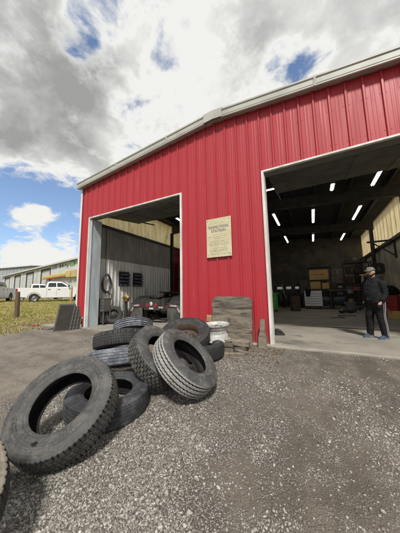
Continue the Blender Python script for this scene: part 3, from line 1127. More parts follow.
def tread_depth(kind, th, a):
    """groove depth at angle th and offset a across the tread"""
    d = np.zeros_like(a + th)
    if kind == 'rib':
        zz = .0035 * (tri(th * 58 / (2 * np.pi)) - .5) * 1.6
        for c in (-.078, -.030, .030, .078):
            d = np.maximum(d, .016 * np.clip(1 - (np.abs(a - c - zz) / .0085) ** 4, 0, 1))
        ed = (np.abs(a) > .100) * (tri(th * 110 / (2 * np.pi)) > .72) * .004
        d = np.maximum(d, ed)
    elif kind == 'block':
        N = 46
        rows = [-.115, -.069, -.023, .023, .069, .115]
        for i, c in enumerate(rows[1:-1]):
            zz = .0105 * (tri(th * N / (2 * np.pi) + .5 * (i % 2)) - .5) * 2
            d = np.maximum(d, .014 * np.clip(1 - (np.abs(a - c - zz) / .0052) ** 4, 0, 1))
        for i in range(5):
            inrow = (a > rows[i]) & (a <= rows[i + 1])
            ph = (th * N / (2 * np.pi) + .5 * (i % 2) + .25 + a * 3.0) % 1.0
            g = np.clip(1 - (np.abs(ph - .5) / .085) ** 4, 0, 1) * .013
            d = np.where(inrow, np.maximum(d, g), d)
    elif kind == 'lug':
        for c in (-.045, .0, .045):
            zz = .004 * (tri(th * 60 / (2 * np.pi)) - .5)
            d = np.maximum(d, .006 * np.clip(1 - (np.abs(a - c - zz) / .006) ** 4, 0, 1))
        ph = (th * 74 / (2 * np.pi) + np.sign(a) * .25) % 1.0
        g = np.clip(1 - (np.abs(ph - .5) / .17) ** 4, 0, 1) * .010
        d = np.where(np.abs(a) > .062, np.maximum(d, g), d)
        ph = (th * 74 / (2 * np.pi) + a * 5) % 1.0
        d = np.where((np.abs(a) < .062), np.maximum(d, np.clip(1 - (np.abs(ph - .5) / .10) ** 4, 0, 1) * .006), d)
    else:  # worn
        for c in (-.066, -.022, .022, .066):
            d = np.maximum(d, .0055 * np.clip(1 - (np.abs(a - c) / .0048) ** 4, 0, 1))
        ph = (th * 90 / (2 * np.pi)) % 1.0
        d = np.where(np.abs(a) > .092, np.maximum(d, np.clip(1 - (np.abs(ph - .5) / .14) ** 4, 0, 1) * .004), d)
    return d


def ring_mesh(rad, off, na):
    """rad, off: (na, m) arrays -> verts, faces (open across, closed round)"""
    m = rad.shape[1]
    th = np.linspace(0, 2 * np.pi, na, endpoint=False)[:, None]
    V = np.stack([rad * np.cos(th), rad * np.sin(th), off], -1).reshape(-1, 3)
    i, j = np.meshgrid(np.arange(na), np.arange(m - 1), indexing='ij')
    i2 = (i + 1) % na
    Fc = np.stack([i * m + j, i2 * m + j, i2 * m + j + 1, i * m + j + 1], -1).reshape(-1, 4)
    return V, Fc


TYRE = {}


def tyre_mesh(kind, Ro=.505, na=468, seed=0, letters=True):
    key = (kind, Ro, letters)
    if key in TYRE:
        return TYRE[key]
    s = Ro / .505
    th = np.linspace(0, 2 * np.pi, na, endpoint=False)[:, None]
    wob = .0035 * np.sin(2 * th + seed) + .002 * np.sin(3 * th + 2 * seed)       # an old casing is never quite round
    a = np.linspace(-.112, .112, 57)[None, :]
    r = .505 - .010 * (np.abs(a) / .112) ** 2.5 + wob
    r = r - tread_depth(kind, th, a)
    A = np.repeat(a, na, 0)
    V, Fc = ring_mesh(r * s, A * s, na)
    dep = tread_depth(kind, th, a).reshape(-1)
    fd = dep[Fc].mean(1)
    out = {'tread': (V, Fc), 'groove': (fd > .0045).astype(np.int32)}
    prof = [(.112, .495), (.117, .490), (.121, .481), (.1235, .470), (.1225, .468), (.1255, .460), (.131, .445), (.136, .425), (.1385, .405), (.139, .385), (.137, .365), (.132, .346),
            (.1265, .332), (.1245, .331), (.122, .322), (.1205, .3215), (.117, .311), (.113, .303), (.1115, .3025), (.109, .296), (.104, .289), (.096, .286)]
    po = np.array([p[0] for p in prof])[None, :].repeat(na, 0)
    pr = np.array([p[1] for p in prof])[None, :] + wob * np.linspace(1, .3, len(prof))[None, :]
    if kind in ('lug', 'block', 'worn'):
        n_l = {'lug': 74, 'block': 46, 'worn': 90}[kind]
        ph = ((th * n_l / (2 * np.pi)) + (.25 if kind == 'lug' else 0)) % 1
        nt = np.clip(1 - (np.abs(ph - .5) / .17) ** 4, 0, 1)
        pr[:, :3] -= nt * np.array([.007, .004, .001])[None, :] * (.5 if kind == 'worn' else 1)
    V, Fc = ring_mesh(pr * s, po * s, na)
    out['side'] = (V, Fc)
    V2 = V.copy()
    V2[:, 2] *= -1
    out['side2'] = (V2, Fc[:, ::-1])
    prof = [(.096, .286), (.088, .288), (.088, .300), (.101, .325), (.112, .36), (.115, .395), (.110, .43), (.096, .458), (.07, .473), (.03, .479)]
    prof = prof + [(-x, y) for x, y in prof[::-1]]
    po = np.array([p[0] for p in prof])[None, :].repeat(96, 0)
    pr = np.array([p[1] for p in prof])[None, :].repeat(96, 0)
    V, Fc = ring_mesh(pr * s, po * s, 96)
    out['liner'] = (V, Fc)
    # raised marks round the side wall
    if letters:
        rr = random.Random(11 + seed)
        arcs = []

        def strokes(t0, t1, rm, h):
            mb = MB()
            arcs.append(mb)
            t = t0
            while t < t1:
                w = h * .62 / rm

                def bar(ra, rb, ta, tb):
                    v = []
                    for z in (.1335, .1422):
                        for r_ in (ra, rb):
                            for t_ in (ta, tb):
                                v.append((r_ * s * math.cos(t_), r_ * s * math.sin(t_), z * s))
                    mb.add(v, [(0, 1, 3, 2), (4, 6, 7, 5), (0, 4, 5, 1), (2, 3, 7, 6), (0, 2, 6, 4), (1, 5, 7, 3)])
                bw = .005 / rm
                bar(rm - h / 2, rm + h / 2, t, t + bw)
                if rr.random() < .7:
                    bar(rm - h / 2, rm + h / 2, t + w - bw, t + w)
                if rr.random() < .7:
                    bar(rm + h / 2 - .005, rm + h / 2, t, t + w)
                if rr.random() < .6:
                    bar(rm - h / 2, rm - h / 2 + .005, t, t + w)
                if rr.random() < .5:
                    bar(rm - .0025, rm + .0025, t, t + w)
                t += w + h * .28 / rm
        for t0 in (.25, 3.35):
            strokes(t0, t0 + .62, .398, .034)
        for t0 in (1.75, 4.9):
            strokes(t0, t0 + .75, .395, .018)
            strokes(t0 + .1, t0 + .55, .368, .012)
        out['letters'] = arcs
    TYRE[key] = out
    return out


PARTMESH = {}


def tyre(loc, n, kind, mats, label, spin=0.0, Ro=.505, group='old truck tyres piled on the gravel', letters=True, name='truck_tyre', parts=True):
    """mats: tread, side, liner"""
    e = empty(name, loc, 0, label, 'tyre', group)
    n = Vector(n).normalized()
    q = Vector((0, 0, 1)).rotation_difference(n)
    e.rotation_mode = 'QUATERNION'
    e.rotation_quaternion = q @ Matrix.Rotation(spin, 3, 'Z').to_quaternion()
    t = tyre_mesh(kind, Ro, letters=letters)
    for key, nm, m in (('tread', 'tread', mats[0]), ('side', 'sidewall', mats[1]), ('side2', 'sidewall', mats[1]), ('liner', 'inner_liner', mats[2])):
        ck = (kind, Ro, key, m)
        if ck not in PARTMESH:
            o = numpy_mesh(nm, *t[key], M[m])
            o.data.polygons.foreach_set('use_smooth', [True] * len(o.data.polygons))
            if key == 'tread':
                o.data.materials.append(M[mats[2]])
                o.data.polygons.foreach_set('material_index', t['groove'])
            o.data.set_sharp_from_angle(angle=R(38))
            PARTMESH[ck] = o.data
        else:
            o = bpy.data.objects.new(nm, PARTMESH[ck])
            COL.objects.link(o)
        o.parent = e
    if letters:
        for ia, arc in enumerate(t['letters']):
            ck = (kind, Ro, 'letters%d' % ia, mats[1])
            if ck not in PARTMESH:
                o = arc.build('raised_lettering', 'rub_letter')
                PARTMESH[ck] = o.data
            else:
                o = bpy.data.objects.new('raised_lettering', PARTMESH[ck])
                COL.objects.link(o)
            o.parent = e
    return e


G = ('rub_A', 'rub_A', 'rub_in')
tyA = tyre((-2.325, 1.442, .034), (.206, -.601, .772), 'lug', G, 'big grey tyre leaning face up in the left foreground', spin=2.2)
tyE = tyre((-1.676, 2.738, .20), (.682, .084, .726), 'rib', ('rub_E', 'rub_Es', 'rub_in'), 'pale dusty ribbed tyre propped at the right front of the pile', spin=1.0)
tyF = tyre((-2.17, 2.78, .20), (.72, .05, .69), 'block', ('rub_F', 'rub_Es', 'rub_in'), 'dark tyre with chunky block tread propped behind the pale one', spin=.3)
tyC = tyre((-2.42, 2.06, -.16), (.05, -.06, .99), 'worn', ('rub_C', 'rub_C', 'rub_in'), 'dark tyre lying flat under the leaning foreground one', spin=1.3)
tyD1 = tyre((-3.18, 2.90, .03), (-.2, .18, .96), 'worn', ('rub_blue', 'rub_blue', 'rub_in'), 'blue grey tyre at the bottom of the two high stack', spin=.4)
tyD2 = tyre((-3.30, 3.06, .285), (-.24, .21, .95), 'lug', ('rub_blk', 'rub_blk', 'rub_in'), 'black tyre with notched shoulders lying on the blue grey one', spin=1.9)
tyG1 = tyre((-4.15, 4.15, .02), (0, 0, 1), 'rib', ('rub_C', 'rub_C', 'rub_in'), 'dark tyre flat on the gravel under the back most ribbed one', spin=.4)
tyG2 = tyre((-4.25, 4.32, .26), (-.34, .34, .88), 'rib', ('rub_blue', 'rub_C', 'rub_in'), 'ribbed tyre lying at the back of the pile nearest the tractor', spin=1.9)
tyI = tyre((-2.15, 4.05, .02), (0, 0, 1), 'worn', ('rub_blk', 'rub_blk', 'rub_in'), 'black tyre lying flat beside the stacked timbers', spin=2.6)
tyH = tyre((-2.36, 3.84, .30), (.16, -.40, .90), 'worn', ('rub_blk', 'rub_blk', 'rub_in'), 'black tyre with a rusty wheel inside, tipped beside the timbers', spin=.6)
tyB = tyre((-1.99, .31, -.03), (.44, -.25, .86), 'lug', ('rub_blk', 'rub_B', 'rub_in'), 'mud caked tyre cut off by the lower left corner', spin=.9)
# a torn hole in the big tyre's side wall
mb = MB()
ring, top = [], []
rr = random.Random(2)
for i in range(16):
    q = 2 * math.pi * i / 16
    ra_, ta_ = .368 + .020 * math.sin(q) * rr.uniform(.6, 1.3), 2.92 + .085 * math.cos(q) * rr.uniform(.7, 1.2)
    ring.append((ra_ * math.cos(ta_), ra_ * math.sin(ta_), .130))
    top.append((ra_ * math.cos(ta_), ra_ * math.sin(ta_), .1398 if ra_ > .352 else .137))
mb.loft([ring, top])
mb.build('torn_hole', 'tear', tyA)
# wheel left in one of them
mb = MB()
mb.lathe([(.292, .11), (.284, .10), (.27, .06), (.255, .0), (.265, -.05), (.19, -.04), (.15, .02), (.11, .03), (.105, .05), (.05, .05), (.05, -.03)], 48)
o = mb.build('wheel_disc', 'rust', tyH, smooth=40)


# loose white wheel on the timbers
def wheel_rim(loc, label):
    e = empty('spare_wheel', loc, 0, label, 'wheel')
    mb = MB()
    prof = [(.250, .268), (.256, .305), (.272, .332), (.288, .345), (.300, .355), (.305, .345), (.298, .330), (.280, .322), (.268, .300), (.262, .262), (.238, .235), (.236, .155), (.258, .125), (.266, .06), (.280, .036), (.300, .028), (.306, .012), (.298, .0), (.284, .006)]
    mb.lathe(prof, 72)
    mb.build('rim', 'steel_white', e, smooth=35)
    mb = MB()
    mb.lathe([(.284, .006), (.268, .024), (.252, .06), (.246, .12), (.224, .15), (.226, .24), (.250, .268)], 72)
    mb.build('rim_inside', 'rust', e, smooth=35)
    mb = MB()
    mb.lathe([(.232, .16), (.20, .12), (.17, .10), (.112, .10), (.112, .085), (.17, .085), (.205, .10), (.232, .145)], 48, closed=True)
    mb.build('wheel_disc', 'rust', e, smooth=40)
    return e


rim = wheel_rim((-1.985, 4.56, .105), 'white steel truck wheel lying on dark timbers by the red wall')
rim.rotation_euler = (R(3), R(-2), .4)

# ------------------------------------------------------------------ timbers, boards
def plank(loc, size, rot, m, label, name='timber', cat='timber', group='weathered timbers stacked by the red wall', chip=0.0):
    o = MB()
    a, b, c = [v / 2 for v in size]
    n = 10
    rr = random.Random(hash(label) % 1000 if False else int(sum(map(ord, label))))
    rings = []
    for i in range(n + 1):
        t = i / n
        x = -a + 2 * a * t
        j = lambda: rr.uniform(-1, 1) * .006
        e_ = chip * (rr.random() if i in (0, n) else 0)
        rings.append([(x + (e_ if i == 0 else -e_), -b + j(), -c + j()), (x, b + j(), -c + j()), (x, b + j(), c + j()), (x, -b + j(), c + j())])
    o.loft(rings)
    ob = o.build(name, m, bevel=.006)
    ob.location = loc
    ob.rotation_euler = [R(q) for q in rot]
    tag(ob, label, cat, group)
    return ob


plank((-2.02, 4.45, -.045), (.78, .16, .12), (0, 0, 4), 'wood_dark', 'dark lower timber in front, under the white wheel')
plank((-2.0, 4.72, -.04), (.85, .16, .12), (0, 0, -3), 'wood_dark', 'dark lower timber nearest the wall, under the white wheel')
plank((-1.95, 4.58, .06), (.74, .50, .07), (0, 1, 8), 'wood_dark', 'broad dark slab of wood right under the white wheel')
plank((-1.52, 4.62, -.03), (.42, .20, .13), (0, 0, -12), 'wood_dark', 'short dark block at the right end of the timber pile')
plank((-1.50, 4.60, .085), (.48, .22, .09), (0, 3, 6), 'wood_lite', 'pale block lying on the short dark one')
plank((-1.52, 4.32, -.09), (.46, .10, .05), (0, 0, 10), 'wood_lite', 'thin pale stick lying on the gravel before the timber pile')
plank((-2.30, 4.88, .53), (.13, .07, .15), (0, 2, 2), 'wood_orange', 'small fresh orange brown board end behind the white wheel')
plank((-2.02, 4.885, .515), (.40, .07, .14), (0, 2, 2), 'wood_lite', 'pale grey board beside the small orange brown end, behind the white wheel', chip=.02)
plank((-2.18, 4.87, .32), (.46, .16, .24), (0, 0, 2), 'wood_grey', 'grey squared beam behind the white wheel')
plank((-2.15, 4.86, .09), (.50, .18, .20), (0, 0, -1), 'wood_dark', 'dark squared beam at the foot of the red wall')


def wood_panel():
    e = empty('plank_sheet', (-1.78, 4.93, -.03), label='big weathered plank panel leaning on the red wall, rounded at the top', cat='plank sheet')
    e.rotation_euler = (R(-5), R(.8), 0)
    w = .49
    # five horizontal boards with uneven edges
    zs = [0, .20, .41, .60, .80, 1.085]
    rr = random.Random(4)
    for i in range(5):
        z0, z1 = zs[i] - .004, zs[i + 1] - .0005
        n = 16
        top, bot = [], []
        for k_ in range(n + 1):
            x = -w + 2 * w * k_ / n + (rr.uniform(-.012, .012) if k_ in (0, n) else 0)
            t_ = z1 + (rr.uniform(-.010, .004) if i == 4 else 0)
            if i == 4:
                dx = max(0, abs(x) - (w - .09)) / .09
                t_ -= .085 * (1 - math.sqrt(max(0, 1 - dx * dx)))
            top.append((x, t_))
            bot.append((x, z0 if i else z0 + rr.uniform(-.004, .004)))
        mb = MB()
        y_ = rr.uniform(-.008, .004)
        mb.prism(bot + top[::-1], 'y', -.03 + .5 * y_, .022 - .001 * i)
        mb.build('board', 'wood_grey' if i >= 2 else 'wood_lite', e, bevel=.002)
    for x in (-.38, .38):
        mb = MB()
        mb.box(x - .05, x + .05, .024, .05, .03, 1.0)
        mb.build('batten', 'wood_dark', e)


wood_panel()
plank((-1.72, 4.36, -.045), (.34, .13, .10), (0, 0, 22), 'wood_dark', 'dark angled block in front of the pale one in the timber pile')
plank((-1.38, 4.44, -.065), (.30, .09, .06), (0, 2, -24), 'wood_grey', 'short grey stick at the right front of the timber pile')
plank((-1.78, 4.60, .118), (.30, .40, .045), (0, 2, 14), 'wood_dark', 'dark split board end poking out right of the white wheel', chip=.04)
plank((-2.32, 4.62, .12), (.20, .34, .16), (0, 0, 6), 'wood_grey', 'grey block left of the white wheel', chip=.02)
ob = MB()
ob.prism([(-.085, 0), (.08, 0), (.088, .22), (.062, .30), (.048, .36), (.05, .60), (.0, .625), (-.045, .60), (-.055, .34), (-.085, .24)], 'y', -.028, .028)
wp = ob.build('wood_offcut', 'wood_lite', bevel=.006)
wp.location = (-1.05, 4.86, -.06)
wp.rotation_euler = (R(-7), R(1), R(-4))
tag(wp, 'narrow bottle shaped wood offcut standing beside the white door trim', 'offcut')

def build_chips():
    n = 900
    x = -2.6 + 2.0 * rng.random(n)
    y = 5.02 - 1.0 * rng.random(n) ** 1.6
    z = ground(x, y) + .006
    L = .012 + .05 * rng.random(n) ** 3
    w = .004 + .008 * rng.random(n)
    a = rng.random(n) * 6.283
    V = []
    for sx, sy, sz in ((-1, -1, -1), (1, -1, -1), (1, 1, -1), (-1, 1, -1), (-1, -1, 1), (1, -1, 1), (1, 1, 1), (-1, 1, 1)):
        V.append(np.stack([x + sx * L * np.cos(a) - sy * w * np.sin(a), y + sx * L * np.sin(a) + sy * w * np.cos(a), z + sz * .004 + sx * L * .12 * np.sin(5 * a)], -1))
    V = np.stack(V, 1).reshape(-1, 3)
    f = np.array([(0, 3, 2, 1), (4, 5, 6, 7), (0, 1, 5, 4), (1, 2, 6, 5), (2, 3, 7, 6), (3, 0, 4, 7)])
    Fc = (f[None] + (np.arange(n) * 8)[:, None, None]).reshape(-1, 4)
    o = numpy_mesh('wood_chips', V, Fc, M['wood_chip'])
    tag(o, 'dark wood chips and bark littering the ground by the wall', 'wood chips', kind='stuff')


build_chips()

# ------------------------------------------------------------------ dark boards leaning at the corner
grp = 'dark framed boards leaning by the building corner'
labs = ['dark framed board with a brown face, outermost of the leaning row', 'black framed board, second in the leaning row from the outside',
        'black framed board, third in the leaning row from the outside', 'black framed board with pale foam corners, nearest the red corner']
for i in range(4):
    ax = Vector((math.cos(.68), math.sin(.68), 0))            # along the foot
    back = Vector((-ax.y, ax.x, 0))
    foot = Vector((-7.84, 4.56, -.10)) + Vector((.060, .078, 0)) * i
    e = empty('framed_board', foot, label=labs[i], cat='board', group=grp)
    lean = .44 - .014 * i
    up = (Vector((0, 0, 1)) * math.cos(lean) + back * math.sin(lean)).normalized()
    nn = up.cross(ax).normalized()
    e.matrix_world = Matrix(((ax.x, nn.x, up.x, foot.x), (ax.y, nn.y, up.y, foot.y), (ax.z, nn.z, up.z, foot.z), (0, 0, 0, 1)))
    hw, ht = .275, 1.02 - .02 * i
    mb = MB()
    mb.box(-hw, -hw + .05, -.010, .010, 0, ht)
    mb.box(hw - .05, hw, -.010, .010, 0, ht)
    mb.box(-hw + .05, hw - .05, -.010, .010, 0, .05)
    mb.box(-hw + .05, hw - .05, -.010, .010, ht - .06, ht)
    mb.build('frame', 'panel_edge', e, bevel=.005)
    mb = MB()
    mb.box(-hw + .05, hw - .05, -.007, .007, .05, ht - .06)
    mb.build('face', 'panel_face', e)
    for q in range(6 if i < 3 else 3):
        mb = MB()
        z = .10 + q * (.14 if i < 3 else .32)
        if i == 3:
            mb.box(hw + .001, hw + .022, -.012, .012, z, z + .12)
        else:
            mb.box(hw + .001, hw + .010, -.010, .010, z, z + .05)
        mb.build('corner_pad' if i == 3 else 'rib_block', 'pale_bit' if i == 3 else 'cabinet', e)

# litter on the dirt before the grass
for lab, loc, size, rz, m, nm in (('orange red plastic scrap on the dirt by the grass', (-9.65, 4.58, .05), (.36, .14, .05), 20, 'orange_rag', 'plastic_scrap'),
                                  ('pale concrete slab piece lying between the scrap and the boards', (-9.1, 4.9, .02), (.9, .55, .06), -15, 'concrete', 'slab_piece'),
                                  ('thin pale board lying on the dirt past the scrap', (-10.3, 4.3, .07), (.9, .16, .03), 35, 'wood_lite', 'board'),
                                  ('dark flat board lying before the leaning boards', (-8.75, 4.55, -.03), (.55, .30, .03), 10, 'wood_dark', 'board')):
    mb = MB()
    a, b, c = [q / 2 for q in size]
    rr = random.Random(len(lab))
    pts = [(a * math.cos(t) * rr.uniform(.8, 1.15) * (1.0 if nm == 'slab_piece' else 1), b * math.sin(t) * rr.uniform(.8, 1.15)) for t in [2 * math.pi * k_ / 9 for k_ in range(9)]] if nm in ('plastic_scrap', 'slab_piece') else [(-a, -b), (a, -b * .9), (a, b), (-a, b * .95)]
    mb.prism(pts, 'z', -c, c)
    o = mb.build(nm, m, bevel=.008)
    o.location = (loc[0], loc[1], float(ground(loc[0], loc[1])) + c + .004)
    o.rotation_euler = (0, 0, R(rz))
    tag(o, lab, nm.replace('_', ' '))

# ------------------------------------------------------------------ left bay
def wheel_tyre(e, c, axis, Ro, w, m='rub_blk', rim='rust', rin=None, T=None, hub=True):
    """simple tyre + rim child pair, axle along axis through c"""
    rin = rin or Ro * .58
    q = Vector((0, 0, 1)).rotation_difference(Vector(axis)).to_matrix().to_4x4()
    Tm = Matrix.Translation(c) @ q
    mb = MB()
    h = w / 2
    mb.lathe([(rin, -h * .75), (rin + .01, -h * .9), (Ro * .80, -h), (Ro * .93, -h * .95), (Ro * .985, -h * .78), (Ro, -h * .5), (Ro, -h * .28), (Ro * .975, -h * .25), (Ro * .975, -h * .18), (Ro, -h * .15),
              (Ro, h * .15), (Ro * .975, h * .18), (Ro * .975, h * .25), (Ro, h * .28), (Ro, h * .5), (Ro * .985, h * .78), (Ro * .93, h * .95), (Ro * .80, h), (rin + .01, h * .9), (rin, h * .75)], 48, Tm, closed=True)
    t = mb.build('tyre', m, e, smooth=40)
    mb = MB()
    mb.lathe([(rin + .012, h * .80), (rin - .012, h * .70), (rin * .9, h * .2), (rin * .86, -h * .1), (rin * .66, h * .05), (rin * .45, h * .30), (rin * .34, h * .32), (rin * .30, h * .55), (.012, h * .6)], 40, Tm)
    mb.lathe([(rin + .012, -h * .80), (rin - .012, -h * .70), (rin * .9, -h * .2), (rin * .86, -h * .1)], 40, Tm)
    for k_ in range(8):
        an = 2 * math.pi * k_ / 8
        mb.ball((rin * .42 * math.cos(an), rin * .42 * math.sin(an), h * .36), rin * .05, 6, 4, Tm)
    r_ = mb.build('rim', rim, e, smooth=40)
    return t, r_


sp = empty('spare_wheel', (-7.14, 6.10, 0), label='black car wheel leaning by the grey wall of the left bay', cat='wheel')
wheel_tyre(sp, (0, .05, .345), (.72, -.66, .20), .345, .22, 'rub_blk', 'chassis')

# grey box on legs
cb = empty('metal_cabinet', (-7.33, 5.86, 0), label='narrow dark grey metal cabinet on legs just inside the left jamb', cat='cabinet')
mb = MB()
mb.box(-.17, .17, -.17, .17, .50, .98)
mb.box(-.18, .18, -.18, .18, .98, 1.0)
mb.build('cabinet_body', 'cabinet', cb, bevel=.01)
for x in (-.15, .15):
    for y in (-.15, .15):
        mb = MB()
        mb.box(x - .02, x + .02, y - .02, y + .02, 0, .50)
        mb.build('leg', 'cabinet', cb)
mb = MB()
mb.box(-.14, .14, -.14, .14, .06, .30)
mb.build('lower_shelf_can', 'chassis', cb, bevel=.02)
mb = MB()
for z in (.62, .74, .86):
    mb.box(-.15, .15, -.178, -.171, z, z + .012)
mb.build('door_rib', 'chassis', cb)

# coiled air hose on the wall
mb = MB()
rr = random.Random(9)
pts = []
for i in range(150):
    t = i / 149
    q = 2 * math.pi * 4.2 * t + .5
    ry, rz = .20 + .025 * math.sin(7 * t * 3), .36 + .04 * math.sin(5 * t * 4)
    pts.append((-7.50 + .035 * math.sin(q * .5), 6.08 + ry * math.sin(q), 1.60 + rz * math.cos(q) - .25 * max(0, t - .8)))
last = pts[-1]
for i in range(24):
    t = i / 23
    pts.append((-7.48 + .06 * t, 6.08 + .25 * math.sin(9 * t) * (1 - .3 * t), 1.2 - .75 * t + .05 * math.sin(14 * t)))
mb.tube(pts, .014, 6)
o = mb.build('air_hose', 'black', smooth=60)
tag(o, 'black air hose coiled on a hook on the grey bay wall', 'hose')
mb = MB()
mb.tube([(-7.55, 6.02, 3.9), (-7.55, 6.02, 2.0), (-7.53, 6.06, 1.92)], .011, 6)
o = mb.build('supply_pipe', 'black')
tag(o, 'thin dark pipe running down the grey wall to the hose', 'pipe')

# wheel weight racks
for lab, y0, y1, z0, z1 in (('navy wall rack with rows of small parts, nearer the left jamb', 6.76, 7.34, 1.52, 2.16), ('navy wall rack with rows of small parts, nearer the tractor', 7.58, 8.18, 1.52, 2.16)):
    e = empty('parts_rack', (-7.575, (y0 + y1) / 2, z0), label=lab, cat='wall rack', group='navy racks on the bay wall')
    w = (y1 - y0) / 2
    mb = MB()
    mb.box(-.01, .015, -w, w, 0, z1 - z0)
    mb.build('back_panel', 'navy', e)
    for k_ in range(4):
        z = .015 + k_ * .155
        mb = MB()
        mb.box(.016, .10, -w + .005, w - .005, z, z + .02)
        mb.box(.10, .112, -w + .005, w - .005, z, z + .055)
        mb.build('shelf', 'navy', e)
        mb = MB()
        rr = random.Random(k_ + int(y0 * 10))
        y = -w + .03
        while y < w - .06:
            ww = rr.uniform(.02, .055)
            if rr.random() < .8:
                mb.box(.1125, .116, y, y + ww, z + .008, z + .045)
            y += ww + rr.uniform(.01, .04)
        mb.build('label_strip', 'tag_white', e)
        mb = MB()
        y = -w + .03
        while y < w - .06:
            hh = rr.uniform(.03, .09)
            mb.box(.02, .09, y, y + .035, z + .021, z + .021 + hh)
            y += rr.uniform(.045, .08)
        mb.build('small_part', 'chassis', e)
    mb = MB()
    mb.box(.0, .02, -w, w, z1 - z0 + .001, z1 - z0 + .03)
    mb.build('top_rail', 'tag_white', e)

# bead machine / pedestal with a brass head
pd = empty('pedestal_machine', (-7.22, 6.86, 0), label='dark pedestal machine with a brassy head against the bay wall', cat='machine')
mb = MB()
mb.lathe([(.16, 0), (.16, .03), (.07, .06), (.06, .8), (.075, .84), (.03, .85)], 20)
mb.build('column', 'chassis', pd, smooth=40)
mb = MB()
mb.tube([(-.16, 0, .98), (-.06, 0, 1.02), (.05, 0, 1.03), (.19, 0, .98)], [.07, .12, .13, .06], 12)
mb.box(-.10, .10, -.09, .09, .84, .96)
mb.build('head', 'brass', pd, smooth=40, bevel=.01)
mb = MB()
mb.tube([(.05, -.12, 1.05), (.10, -.2, 1.0), (.12, -.24, .9)], .014, 6)
mb.build('handle', 'chassis', pd)
dr = empty('drum', (-7.10, 7.30, 0), label='blue grey drum standing between the pedestal machine and the tractor', cat='drum')
mb = MB()
mb.lathe([(.01, .0), (.19, .0), (.2, .02), (.2, .22), (.21, .23), (.2, .24), (.2, .46), (.21, .47), (.2, .48), (.2, .68), (.18, .72), (.08, .74), (.06, .80), (.01, .80)], 28)
mb.build('shell', 'canister', dr, smooth=40)
mb = MB()
mb.tube([(-.12, 0, .73), (-.1, 0, .84), (.1, 0, .84), (.12, 0, .73)], .012, 6)
mb.build('handle', 'chassis', dr)

# ---- tractor unit, rear end towards us
tr = empty('semi_tractor', (-5.63, 6.55, 0), label='black truck tractor backed into the left bay with white and red reflectors', cat='truck')
for x in (-.43, .43):
    mb = MB()
    mb.box(x - .04, x + .04, .25, 6.5, .72, .98)
    mb.build('frame_rail', 'chassis', tr, bevel=.008)
mb = MB()
mb.box(-.58, .58, .17, .25, .58, .93)
mb.box(-.40, .40, .10, .17, .52, .86)
mb.build('rear_crossmember', 'chassis', tr, bevel=.012)
for x in (-.20, .20):
    mb = MB()
    mb.cyl((x, .098, .70), (x, .075, .70), .075, n=20)
    mb.lathe([(.085, .0), (.092, .012), (.08, .02)], 20, Matrix.Translation((x, .1, .70)) @ Matrix.Rotation(R(90), 4, 'X'))
    mb.build('tail_light', 'tail_lit', tr, smooth=40)
mb = MB()
mb.ball((0, .08, .76), (.075, .03, .085), 12, 8)
mb.box(-.1, .1, .085, .099, .55, .62)
mb.build('licence_lamp', 'lens_clear', tr, smooth=40)
mb = MB()
mb.box(.36, .56, .085, .10, .60, .66)
mb.build('marker_strip', 'refl_white', tr)
for y in (.95, 2.3):
    for sx in (-1, 1):
        e_ = MB()
        for dx in (.78, 1.09):
            pass
        w_ = empty('wheel', (0, 0, 0))
        w_.parent = tr
        for dx in (.77, 1.10):
            Tm = Matrix.Translation((sx * dx, y, .505)) @ Matrix.Rotation(R(90), 4, 'Y')
            mb = MB()
            Ro, h, rin = .505, .135, .29
            mb.lathe([(rin, -h * .75), (rin + .01, -h * .9), (Ro * .80, -h), (Ro * .95, -h * .92), (Ro, -h * .7), (Ro, -h * .38), (Ro * .975, -h * .35), (Ro * .975, -h * .25), (Ro, -h * .22),
                      (Ro, h * .22), (Ro * .975, h * .25), (Ro * .975, h * .35), (Ro, h * .38), (Ro, h * .7), (Ro * .95, h * .92), (Ro * .80, h), (rin + .01, h * .9), (rin, h * .75)], 48, Tm, closed=True)
            mb.build('tyre', 'rub_blk', w_, smooth=40)
        mb = MB()
        Tm = Matrix.Translation((sx * 1.10, y, .505)) @ Matrix.Rotation(R(90 * sx), 4, 'Y')
        mb.lathe([(.30, .11), (.28, .09), (.26, .0), (.2, -.06), (.12, -.05), (.10, .06), (.02, .08)], 32, Tm)
        mb.build('rim', 'alloy', w_, smooth=40)
    mb = MB()
    mb.cyl((-1.0, y, .505), (1.0, y, .505), .09, n=12)
    mb.ball((0, y, .505), (.24, .22, .2), 14, 8)
    mb.build('axle', 'chassis', tr, smooth=40)
